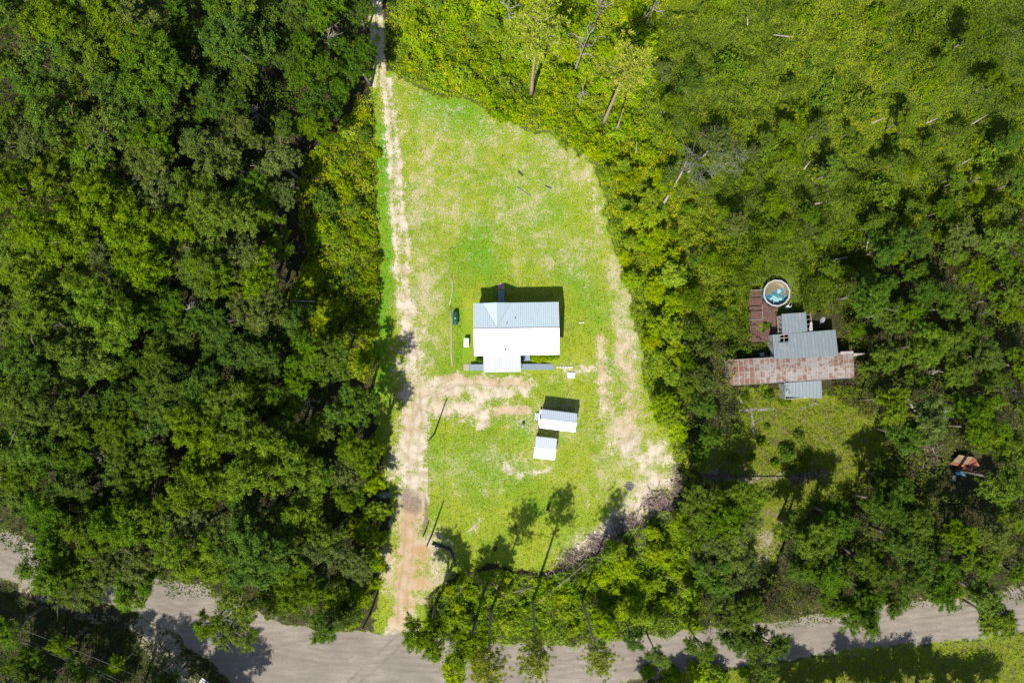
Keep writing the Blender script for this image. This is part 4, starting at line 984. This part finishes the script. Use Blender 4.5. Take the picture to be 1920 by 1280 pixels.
# propane tank
pt = empty('propane_tank', W(854.5, 596.5), R(1), 'dark green propane tank lying beside the pale pipe left of the house', 'propane tank')
prof = [(.0, -1.25)]+[(.47*math.sin(t), -1.25+.32-.32*math.cos(t)) for t in (.3, .6, .9, 1.2, 1.57)]+[(.47*math.sin(t), 1.25-.32+.32*math.cos(t)) for t in (1.57, 1.2, .9, .6, .3)]+[(0, 1.25)]
MB().lathe(prof, (0, 0, .72), 28, 'y').build('tank', GREENT, pt, smooth=True)
MB().lathe([(.0, 1.36), (.17, 1.36), (.19, 1.30), (.19, 1.14)], (0, 0, 0), 18).build('valve_dome', plain('teal_dome', (.10, .25, .26), .35), pt, smooth=True)
for s in (-1, 1): MB().box(-.32, .32, s*.75-.06, s*.75+.06, -.03, .3).build('leg', GREYM, pt)
# pale pipe laid on the grass
def pipe(name, pts, r, mat, label, cat, z=.1):
    b = MB(); P3 = [(*W(p[0], p[1])[:2], z) for p in pts]; c0 = P3[0]
    b.tube([(q[0]-c0[0], q[1]-c0[1], q[2]) for q in P3], r, 8)
    return tag(b.build(name, mat, smooth=True, loc=(c0[0], c0[1], 0)), label, cat)
pipe('drain_pipe', [(846.5, 517), (848.5, 530), (848, 548), (845, 562), (843, 572)], .12, PALE, 'short bent upper length of pale pipe lying on the grass left of the house', 'pipe')
pipe('drain_pipe', [(844.5, 575), (846, 600), (846.5, 632), (846, 660), (848.5, 686)], .12, PALE, 'long lower length of pale pipe lying beside the propane tank', 'pipe')
# ------------------------------------------------------------------ sheds
def shed(name, corners, ez, rz_, fz, label, mat, ridge_v=.5):
    c, a, hx, hy = frame(corners, ez); g = empty(name, (c.x, c.y, 0), a, label, 'shed')
    o = MB().slab([(-hx, -hy, ez), (hx, -hy, ez), (hx, 0, rz_), (-hx, 0, rz_)], .06); o.slab([(-hx, 0, rz_), (hx, 0, rz_), (hx, hy, ez), (-hx, hy, ez)], .06)
    rf = o.build('roof', mat, g); MB().beam((-hx-.02, 0, rz_+.012), (hx+.02, 0, rz_+.012), .16, .04).build('ridge_cap', TRIM, rf)
    w = MB(); wx, wy = hx-.15, hy-.15; w.box(-wx, wx, -wy, wy, fz, ez-.02)
    for s in (-1, 1): w.add([(s*(wx-.01), -wy, ez-.02), (s*(wx-.01), wy, ez-.02), (s*(wx-.01), 0, rz_-.12)], [(0, 1, 2) if s > 0 else (0, 2, 1)])
    w.build('wall', SIDING, g)
    return g, hx, hy
g, hx2, hy2 = shed('shed', [(1015.5, 767), (1082, 775), (1078.5, 810), (1012.5, 802)], 3.1, 3.75, .8, 'longer white metal shed on blocks with a set of grey steps', SHEDR)
for sx in (-1, 0, 1):
    for sy in (-1, 1): MB().box(sx*(hx2-.5)-.2, sx*(hx2-.5)+.2, sy*(hy2-.45)-.2, sy*(hy2-.45)+.2, -.05, .798).build('pier', CONC, g)
d = MB().box(-hx2+.09, -hx2+.149, -.45, .45, .82, 2.75).build('door', TRIM, g); MB().lathe([(0, -.02), (.03, -.02), (.03, .02), (0, .02)], (-hx2+.07, .3, 1.8), 8).build('handle', GREYM, d)
MB().box(-hx2-.20, -hx2+.10, -1.3, 1.3, .74, .80).build('door_sill', TRIM, g)
st = empty('steps', (*W(1008.5, 780.5)[:2], 0), a*0+R(-6.5), 'grey wooden steps with open gaps at the left end of the longer shed', 'steps')
for i in range(4):
    zt = .2+.2*i; MB().box(-.56+i*.29, -.36+i*.29, -.62, .62, zt-.05, zt).build('tread', plain('light_grey_boards', (.42, .46, .50), .7), st)
for s in (-1, 1): MB().beam((-.56, s*.55, .0), (.56, s*.55, .72), .05, .18).build('stringer', DECKB, st)
g2, hx3, hy3 = shed('shed', [(1004.5, 818), (1044, 822.5), (1041, 862), (1001, 858)], 2.3, 2.75, -.03, 'smaller square white metal shed below the longer one', SHEDR)
MB().box(-hx3+.09, -hx3+.149, -.5, .5, 0, 1.95).build('door', TRIM, g2)

# ------------------------------------------------------------------ small things on the lawn
def barrel(px, py, r, h, label, body, lidm, name='trash_bin'):
    g = empty(name, W(px, py), .4, label, name.replace('_', ' '))
    MB().lathe([(0, 0), (r*.82, 0), (r*.86, .04), (r, h-.1), (r, h)], n=20).build('body', body, g, smooth=False)
    MB().lathe([(r*1.04, h+.002), (r*1.04, h+.05), (r*.8, h+.10), (0, h+.12)], n=20).build('lid', body, g, smooth=True)
    MB().tube([(-.12, 0, h+.1), (-.1, 0, h+.17), (.1, 0, h+.17), (.12, 0, h+.1)], .022, 6).build('handle', lidm, g)
    return g
barrel(1027, 954, .32, 1.15, 'black bin with a pale handle standing alone on the front lawn', BLACKP, WHITEP)
kg = empty('kettle_grill', W(980, 797), .4, 'small black kettle grill on the lawn left of the sheds', 'grill')
MB().lathe([(0, .55), (.16, .58), (.26, .68), (.29, .8)], n=18).build('bowl', BLACKP, kg, smooth=True)
MB().lathe([(.295, .803), (.27, .92), (.16, 1.0), (0, 1.03)], n=18).build('lid', GREYM, kg, smooth=True)
for i in range(3):
    an = i*2.1; MB().tube([(math.cos(an)*.12, math.sin(an)*.12, .6), (math.cos(an)*.28, math.sin(an)*.28, 0)], .015, 6).build('leg', GREYM, kg)
ty = MB(); rt, rr_ = .3, .11
for i in range(28):
    for k in range(10):
        A_ = 2*math.pi*i/28; B_ = 2*math.pi*k/10; ty.v.append(((rt+rr_*math.cos(B_))*math.cos(A_), (rt+rr_*math.cos(B_))*math.sin(A_), .11+rr_*math.sin(B_)))
        ty.f.append((i*10+k, ((i+1) % 28)*10+k, ((i+1) % 28)*10+(k+1) % 10, i*10+(k+1) % 10))
tag(ty.build('tyre', BLACKP, smooth=True, loc=W(928, 1028)), 'old black tyre in the shaded grass near the front thicket', 'tyre')
tag(MB().lathe([(.24, -.05), (.2, .05), (.17, .4), (.12, .42), (0, .41)], n=12).build('stump', DARKW, loc=W(968, 988)), 'small brown stump on the front lawn', 'stump')
tag(MB().lathe([(.24, -.05), (.2, .05), (.17, .3), (0, .31)], n=12).build('stump', BARK, loc=W(848, 656)), 'low stump right beside the pale pipe', 'stump') if False else None
fp = empty('fire_pit', W(1180, 911), 0, 'round ash filled fire pit ringed with grey stones on the right lawn', 'fire pit')
MB().lathe([(.62, .012), (.3, .03), (0, .05)], n=24).build('ash', plain('ash', (.07, .06, .065), .95, var=.6, scale=6), fp)
for i in range(11):
    an = i*.571; rx = random.uniform(.13, .2); b = MB().lathe([(0, -.05), (rx, -.03), (rx*1.1, .08), (rx*.7, .17), (0, .19)], n=7)
    b.build('stone', plain('grey_stone', (.17, .16, .17), .9, var=.4), fp, loc=(math.cos(an)*.68, math.sin(an)*.68, 0), rz=random.uniform(0, 3))
cl = empty('cleanout_pipe', W(1090, 605), 0, 'small white capped pipe lying in the grass right of the house', 'pipe')
MB().tube([(-.42, -.02, .08), (.30, .03, .08)], .06, 10).build('pipe', WHITEP, cl, smooth=True)
MB().lathe([(0, 0), (.1, 0), (.1, .2), (.08, .24), (0, .25)], (.4, .05, 0), 12).build('cap', WHITEP, cl)
# culvert pipe, log and bag beside the driveway
cv = pipe('culvert_pipe', [(810.5, 1018), (822, 1021), (845, 1029)], .24, BLACKP, 'black culvert pipe lying on the straw right of the lower driveway', 'pipe', z=.24)
log([(846, 1031), (850, 1044), (853, 1058)], .2, 'dark log lying below the end of the culvert pipe', mat=DARKW)
log([(815, 1024), (826, 1028)], .1, 'short pale stick beside the white sack', mat=DEADW)
sk = MB(); 
sk.lathe([(0, 0), (.24, .02), (.29, .12), (.2, .24), (.06, .3), (.09, .36), (0, .37)], n=9)
tag(sk.build('sack', WHITEP, loc=W(820.5, 1025), smooth=True), 'white sack lying between the straw and the culvert pipe', 'sack')

# ------------------------------------------------------------------ utility poles and wires
POLEM = plain('creosote_pole', (.075, .06, .05), .85, var=.3, scale=4)
def pole(px, py, h, label, lean=(0, 0), r=.13):
    g = empty('utility_pole', W(px, py), 0, label, 'utility pole')
    MB().tube([(0, 0, -.3), (lean[0]*.5, lean[1]*.5, h*.5), (lean[0], lean[1], h)], [r*1.2, r, r*.75], 10).build('pole', POLEM, g, smooth=True)
    MB().tube([(lean[0], lean[1], h-.35), (lean[0]+.14, lean[1], h-.28), (lean[0]+.14, lean[1], h-.1)], .03, 6).build('insulator', GREYM, g)
    return Vector(W(px, py))+Vector((lean[0], lean[1], h))
t1 = pole(815, 812, 9, 'slim utility pole on the grass corner right of the driveway bend')
t2 = pole(811, 998, 8.2, 'slim utility pole near the culvert pipe beside the lower driveway')
pole(694, 1150, 6.5, 'short dark pole at the driveway mouth beside the gravel road', r=.15)
pole(797, 997, 3.0, 'short post at the edge of the lower driveway', r=.12)
def wire(name, p0, p1, sag, r, mat, label, group=None):
    p0, p1 = Vector(p0), Vector(p1); n = 24; pts = []
    for i in range(n+1):
        u = i/n; q = p0.lerp(p1, u); q.z -= sag*4*u*(1-u); pts.append(q-p0)
    o = MB().tube(pts, r, 5).build(name, mat, loc=p0); return tag(o, label, 'wire', group)
WIREM = plain('wire_metal', (.16, .15, .13), .6, .3)
wire('power_line', t1+Vector((0, 0, -.15)), t2+Vector((0, 0, -.15)), .5, .022, WIREM, 'thin wire strung between the two poles right of the driveway')
for i, (o1, o2) in enumerate(((0, 0), (7, 6), (-14, -26))):
    wire('power_line', W(-60, 1157+o1, 9), W(330, 1326+o2, 9), .7, .024, plain('bright_wire', (.22, .22, .2), .5, .4), ('lowest', 'middle', 'uppermost')[(1, 0, 2)[i]]+' of the three power lines crossing the dark woods at bottom left')

# ------------------------------------------------------------------ slatted metal trailer at the bottom edge
tr = empty('utility_trailer', W(392, 1279), R(-34), 'white slatted metal rack poking in at the bottom edge left of the junction', 'rack')
for i in range(3): MB().box(-1.4, 1.4, -.42+i*.36, -.30+i*.36, .62, .70).build('slat', WHITEP, tr)
for s in (-1, 1): MB().box(s*1.3-.05, s*1.3+.05, -.44, .44, .54, .618).build('crossbar', GREYM, tr)
for sx in (-1, 1):
    for sy in (-1, 1): MB().box(sx*1.25-.04, sx*1.25+.04, sy*.36-.04, sy*.36+.04, -.03, .538).build('leg', GREYM, tr)

# ------------------------------------------------------------------ derelict mobile home
def rusty():
    t = NT('rusty_panel_roof'); o = t.obj(); s = t.n('SeparateXYZ'); t.t.links.new(o, s.inputs[0])
    X = t.math('DIVIDE', s.outputs[0], .90); Y = t.math('DIVIDE', s.outputs[1], 1.12)
    cb = t.n('CombineXYZ'); t.inp(cb.inputs[0], t.math('FLOOR', X)); t.inp(cb.inputs[1], t.math('FLOOR', Y))
    wn_ = t.n('TexWhiteNoise', noise_dimensions='3D'); t.t.links.new(cb.outputs[0], wn_.inputs['Vector'])
    fx = t.math('ABSOLUTE', t.math('SUBTRACT', t.math('FRACT', X), .5)); seam = t.step(fx, .42, .47)
    fy = t.math('ABSOLUTE', t.math('SUBTRACT', t.math('FRACT', Y), .5)); seam2 = t.step(fy, .40, .47)
    n = t.noise(o, 1.8, 5, .65); nb = t.noise(o, .22, 2); n3 = t.noise(o, 7, 3)
    bias = t.math('ADD', t.math('MULTIPLY', wn_.outputs[0], .16), t.math('ADD', t.math('MULTIPLY', n, 1.25), t.math('MULTIPLY', nb, .55)))
    rust = t.step(t.math('SUBTRACT', bias, t.math('MULTIPLY', s.outputs[0], .008)), .87, 1.05)
    rc = t.mix(n3, (.080, .032, .016), (.175, .085, .045))
    base = t.mix(t.step(n, .35, .7), (.19, .172, .16), (.27, .255, .24)); base = t.mix(t.step(n3, .55, .75, 0, .4), base, (.16, .11, .085))
    c = t.mix(t.math('MULTIPLY', rust, t.step(t.math('MAXIMUM', seam, t.math('MULTIPLY', seam2, .5)), 0, 1, .92, .3)), base, rc)
    c = t.mix(t.math('MULTIPLY', seam, .4), c, (.30, .28, .26))
    t.bump(seam, .4, .04)
    return t.done(c, .75, 0, .3)
RUST = rusty()
c, a, hx, hy = frame([(1366, 675), (1598, 660.5), (1603.5, 707.5), (1367, 722.5)], 3.1)
mh = empty('derelict_mobile_home', (c.x, c.y, 0), a, 'derelict mobile home with a long rusty panelled roof and patched grey additions', 'mobile home')
b = MB().slab([(-hx, -hy, 3.0), (hx, -hy, 3.0), (hx, 0, 3.25), (-hx, 0, 3.25)], .08); b.slab([(-hx, 0, 3.25), (hx, 0, 3.25), (hx, hy, 3.0), (-hx, hy, 3.0)], .08)
mroof = b.build('roof', RUST, mh)
MB().box(-hx+.15, hx-.15, -hy+.15, hy-.15, .5, 2.91).build('wall', plain('grimy_siding', (.30, .29, .27), .8, var=.3), mh)
MB().box(-hx+.4, hx-.4, -hy+.4, hy-.4, -.05, .498).build('skirting', TIMBER, mh)
fb = MB()
for s in (-1, 1): fb.beam((-hx, s*(hy+.012), 2.98), (hx, s*(hy+.012), 2.98), .04, .12)
fb.build('roof_edging', plain('dull_white_edging', (.28, .27, .26), .7), mroof)
for x in (-8, -5, -1.5, 3, 7):
    w = MB().box(x-.45, x+.45, -hy+.08, -hy+.148, 1.4, 2.3).build('window', plain('dull_white_edging', (.4, .4, .4)), mh); MB().box(x-.38, x+.38, -hy+.05, -hy+.078, 1.46, 2.24).build('pane', GLASS, w)
def lm(px, py, z):
    v = Vector(W(px, py, z))-Vector((c.x, c.y, 0)); ca, sa = math.cos(-a), math.sin(-a); return (v.x*ca-v.y*sa, v.x*sa+v.y*ca, z)
def addition(pts, zs, label=None, wallz=0, hole=None):
    P_ = [lm(px, py, z) for (px, py), z in zip(pts, zs)]      # nw ne se sw
    b = MB()
    if hole is None: b.slab([P_[3], P_[2], P_[1], P_[0]], .06)
    else:
        g_ = lambda u, v: tuple((P_[0][k]*(1-u)+P_[1][k]*u)*(1-v)+(P_[3][k]*(1-u)+P_[2][k]*u)*v for k in range(3))
        u0, u1, v0, v1 = hole
        for (ua, ub, va, vb) in ((0, u0, 0, 1), (u1, 1, 0, 1), (u0, u1, v1, 1), (u0, u1, 0, v0)):
            if ub-ua > .001 and vb-va > .001: b.slab([g_(ua, vb), g_(ub, vb), g_(ub, va), g_(ua, va)], .06)
    rfo = b.build('roof', OLDR, mh)
    xs = [q[0] for q in P_]; ys = [q[1] for q in P_]
    w = MB(); x0_, x1_, y0_, y1_ = min(xs)+.25, max(xs)-.25, min(ys)+.25, max(ys)-.25; zt = min(zs)-.12
    for (aa, bb) in (((x0_, y0_), (x1_, y0_)), ((x1_, y0_), (x1_, y1_)), ((x1_, y1_), (x0_, y1_)), ((x0_, y1_), (x0_, y0_))):
        dx = .05 if aa[0] == bb[0] else 0; dy = .05-dx
        w.box(min(aa[0], bb[0])-dx+(0 if dx else .06), max(aa[0], bb[0])+dx-(0 if dx else .06), min(aa[1], bb[1])-dy, max(aa[1], bb[1])+dy, -.05, zt)
    w.build('wall', plain('grimy_siding', (.3, .29, .27)), mh)
    return rfo, P_
ro, P_ = addition([(1448.5, 627.5), (1566.5, 618), (1572, 667), (1452, 673)], [3.0, 3.0, 3.4, 3.4], hole=(.10, .245, 0.02, .32))
fr = MB()
for v in (.03, .16, .31): p0 = lm(1459, 627+46*v, 2.95); p1 = lm(1479, 625+46*v, 2.95); fr.beam(p0, p1, .09, .1)
for u in (1462, 1470): fr.beam(lm(u, 627, 3.03), lm(u, 642, 3.13), .08, .07)
fr.build('rafter', TIMBER, mh)
MB().slab([lm(1461, 654, 3.45), lm(1470, 654, 3.45), lm(1468, 642, 3.4), lm(1460, 642, 3.4)], .03).build('loose_sheet', plain('dark_grey_sheet', (.16, .18, .19), .6), mh)
for i in range(3): MB().beam(lm(1471+i*2.6, 643, 3.42), lm(1475+i*3, 655, 3.62), .08, .04).build('loose_board', plain('whitish_board', (.26, .235, .22)), mh)
addition([(1465.5, 588.5), (1511, 585.5), (1514, 621), (1467, 627)], [2.7, 2.7, 2.95, 2.95])
addition([(1470, 717.5), (1540, 713), (1541.5, 746.5), (1472, 743.5)], [2.95, 2.95, 2.6, 2.6])
fr2 = MB()
for k in range(4): y_ = 590+k*9; fr2.beam(lm(1511, y_, 2.6), lm(1520, y_-.6, 2.6), .09, .1)
fr2.beam(lm(1519.5, 586, 2.68), lm(1523, 619, 2.68), .09, .07)
for k in range(5): y_ = 595+k*9; fr2.beam(lm(1457, y_, 2.45), lm(1466, y_-.6, 2.45), .09, .1)
fr2.beam(lm(1457, 594, 2.53), lm(1460, 628, 2.53), .1, .07)
fr2.build('bare_frame', plain('pale_bare_timber', (.2, .175, .155), .85), mh)
MB().slab([lm(1517, 621, 2.75), lm(1524, 620, 2.75), lm(1523, 604, 2.75), lm(1519, 604, 2.75)], .04).build('gutter_end', plain('dull_white_edging', (.4, .4, .4)), mh)
MB().slab([lm(1600, 668, 2.9), lm(1622, 664, 2.7), lm(1622, 662, 2.7), lm(1600, 662, 2.9)], .05).build('loose_board', plain('whitish_board', (.26, .235, .22)), mh)
MB().slab([lm(1576, 664, 3.4), lm(1600, 662, 3.4), lm(1600, 658, 3.4), lm(1576, 659, 3.4)], .05).build('loose_board', plain('whitish_board', (.26, .235, .22)), mh)
# satellite dish
sdh = empty('satellite_dish', (*W(1527, 600, 0)[:2], 0), 0, 'grey satellite dish on a mast at the right of the back addition', 'satellite dish')
MB().tube([(0, 0, 0), (0, 0, 2.9)], .04, 8).build('mast', GREYM, sdh)
ds = MB(); ds.lathe([(0, 0), (.25, .03), (.45, .1), (.55, .17), (.53, .18), (.43, .12), (.24, .05), (0, .03)], n=20)
do = ds.build('dish', plain('dish_grey_dark', (.15, .155, .165), .7), sdh, smooth=True); do.location = (0, 0, 2.95); do.rotation_euler = (R(25), R(20), 0)
MB().tube([(0, 0, 2.95), (-.45, -.75, 3.1)], .02, 6).build('arm', GREYM, sdh)
ac = empty('air_conditioner', (*W(1431, 664)[:2], 0), R(4), 'grey air conditioning unit behind the left end of the rusty roof', 'air conditioner')
MB().box(-.85, .5, -.35, .35, 0, .9).build('casing', GREYM, ac); MB().lathe([(0, 0), (.26, 0), (.26, .03), (0, .04)], (.1, 0, .905), 18).build('fan_grille', BLACKP, ac)
MB().box(.505, .85, -.3, .3, 0, .7).build('side_panel', plain('dark_grey_sheet', (.16, .18, .19)), ac)

# deck and round pool
DZ = 1.05
dg = empty('timber_deck', W(1428, 592), R(2), 'broken red brown timber deck between the round pool and the derelict house', 'deck')
def deckpart(px0, px1, py0, py1, z, seed):
    rr = random.Random(seed); b = MB(); y = py0
    ox, oy, _ = W(1428, 592)
    while y < py1:
        dy_ = abs(y+.8-549.5); lim = 1456.5-math.sqrt(max(27.5**2-dy_**2, 0)) if dy_ < 27.5 else 9e9
        if lim < px0+2: y += 1.75; continue
        xa = px0+rr.uniform(-1.5, 1.5); xb = min(px1+rr.uniform(-1, 1), lim); q0 = W(xa, y, z); q1 = W(xb, y+1.55, z); zz = z+rr.uniform(-.03, .02)
        if rr.random() > .04: b.box(q0[0]-ox, q1[0]-ox, q1[1]-oy, q0[1]-oy, zz-.05, zz)
        y += 1.75
    b.build('planking', RED, dg)
deckpart(1404, 1430, 542, 614, DZ, 1); deckpart(1430.6, 1457, 545, 602, DZ+.03, 2); deckpart(1405, 1445, 616, 640, DZ-.25, 3); deckpart(1446, 1458, 602, 628, DZ-.1, 4)
jb = MB(); ox, oy, _ = W(1428, 592)
for px in (1407, 1418, 1429, 1440, 1452):
    q0 = W(px, 548 if px < 1430 else 566, .9); q1 = W(px, 636 if px < 1446 else 620, .9); jb.box(q0[0]-ox-.05, q0[0]-ox+.05, q1[1]-oy, q0[1]-oy, .6, .76)
    for yy in (570, 600, 622): q = W(px, yy, .9); jb.box(q[0]-ox-.06, q[0]-ox+.06, q[1]-oy-.06, q[1]-oy+.06, -.05, .598)
jb.build('joist', TIMBER, dg)
for py in (598.5, 543): q0 = W(1405, py, 1.1); q1 = W(1430, py, 1.1); MB().box(q0[0]-ox, q1[0]-ox, q0[1]-oy-.05, q0[1]-oy+.05, 1.12, 1.18).build('rail', plain('pale_bare_timber', (.2, .175, .155)), dg)
q0 = W(1429.8, 602, 1.1); q1 = W(1429.8, 570, 1.1); MB().box(q0[0]-ox-.05, q0[0]-ox+.05, q0[1]-oy, q1[1]-oy, 1.12, 1.18).build('rail', plain('pale_bare_timber', (.2, .175, .155)), dg)
place('bushB', 1425, 612, 'bright fern like plant growing through the broken deck', name='plant', cat='plant', scale=.55)
place('bushV', 1436, 611, 'yellow green plant spilling over the lower part of the deck', name='plant', cat='plant', scale=.42)
x, y, _ = W(1456.5, 549.5, 1.25)
pl = empty('round_pool', (x, y, 0), R(10), 'abandoned round above ground pool with a pale twelve sided rim and dirty turquoise liner', 'pool')
RP = 2.28
def ngon(prof, n=12): return MB().lathe(prof, n=n)
ngon([(RP, 0), (RP, 1.2), (RP-.06, 1.2), (RP-.06, .02), (0, .02)]).build('pool_wall', plain('pool_wall_blue', (.08, .28, .36), .5, var=.3), pl)
ngon([(RP-.14, 1.203), (RP-.14, 1.26), (RP+.10, 1.26), (RP+.10, 1.203), (RP-.14, 1.203)]).build('rim', plain('pale_rim', (.33, .32, .32), .5, var=.08), pl)
def liner():
    t = NT('dirty_pool_liner'); o = t.obj(); n = t.noise(o, .75, 4, .6, .6); n2 = t.noise(o, 3.5, 3, .6); n3 = t.noise(t.scaled(o, (1, 1, 1), 1), 1.3, 2)
    s = t.n('SeparateXYZ'); t.t.links.new(o, s.inputs[0])
    c = t.mix(t.step(n2, .35, .65), (.008, .06, .10), (.03, .19, .24)); c = t.mix(t.step(n3, .54, .62), c, (.20, .36, .38))
    deb = t.step(t.math('ADD', n, t.math('MULTIPLY', s.outputs[1], .11)), .47, .55)
    dc = t.mix(n2, (.075, .05, .035), (.20, .17, .09)); c = t.mix(deb, c, dc)
    return t.done(c, .5, 0, .4)
lb = MB(); nn = 40
lb.lathe([(RP-.07, 1.0), (RP-.3, .35), (RP-.8, .30), (1.0, .33), (.5, .3), (0, .34)], n=36); lo = lb.build('liner', liner(), pl, smooth=True)
ld = empty('pool_ladder', (*W(1474, 574, 0)[:2], 0), R(-35), 'small white ladder standing outside the lower right rim of the pool', 'ladder')
for s in (-1, 1): MB().tube([(s*.25, -.5, 0), (s*.25, 0, 1.5), (s*.25, .3, 1.5)], .03, 6).build('side_rail', WHITEP, ld)
for k in range(4): MB().box(-.22, .22, -.44+.1*k, -.34+.1*k, .28+.3*k, .32+.3*k).build('rung', WHITEP, ld)

# ------------------------------------------------------------------ collapsed rusty wreck
wk = empty('collapsed_shed', W(1802, 870), R(-6), 'collapsed rusty red shed half buried in greenery near the right edge', 'shed')
WR = plain('red_rust_sheet', (.26, .085, .05), .8, var=.6, scale=1.4); WB = plain('brown_rust_sheet', (.17, .115, .065), .8, var=.4, scale=1.6)
MB().slab([(-2.2, .3, .9), (.3, .15, 1.2), (1.0, 1.6, 1.6), (-1.4, 1.75, 1.3)], .06).build('fallen_roof', WB, wk)
MB().slab([(.35, .1, 1.22), (1.5, -.6, .7), (2.7, .1, .9), (1.1, 1.6, 1.62)], .06).build('fallen_roof', WR, wk)
MB().slab([(-2.5, -.1, .7), (-.1, -.35, .8), (.25, .1, 1.15), (-2.2, .25, .85)], .06).build('fallen_sheet', plain('orange_rust_sheet', (.20, .068, .036), .8, var=.4), wk)
MB().slab([(-.3, -1.0, .4), (1.8, -1.1, .35), (1.6, -.4, .7), (.1, -.3, .8)], .05).build('fallen_sheet', WR, wk)
MB().box(-1.1, .7, -1.9, -1.25, .3, .55).build('blue_panel', plain('faded_blue', (.07, .16, .22), .5, var=.3), wk)
MB().box(-1.5, -.8, -3.0, -2.1, .1, .3).build('grey_panel', plain('dull_white_edging', (.22, .24, .2)), wk)
for p0, p1 in (((1.4, -1.2, .5), (2.6, -.8, .6)), ((1.2, -1.7, .4), (3.0, -1.0, .5)), ((2.4, -1.8, .3), (2.9, -.9, .6)), ((-2.0, -.9, .3), (-1.4, -2.0, .3))):
    MB().beam(p0, p1, .1, .08).build('broken_board', plain('pale_bare_timber', (.2, .175, .155)), wk)
slab_thing('orange_tarp', 1487, 1493, 911, 916, .12, plain('salmon_plastic', (.42, .22, .15), .7), 'small salmon coloured scrap lying in the derelict yard', 'tarp')
gb = empty('grey_cabinet', (*W(1275, 647)[:2], 0), 0, 'grey metal cabinet half hidden in the right hedgerow', 'cabinet')
MB().box(-.3, .3, -.5, .5, 0, 3.2).build('body', GREYM, gb); MB().box(-.34, .34, -.54, .54, 3.203, 3.27).build('lid', plain('dish_grey', (.3, .3, .31)), gb)
print('objects', len(bpy.data.objects))
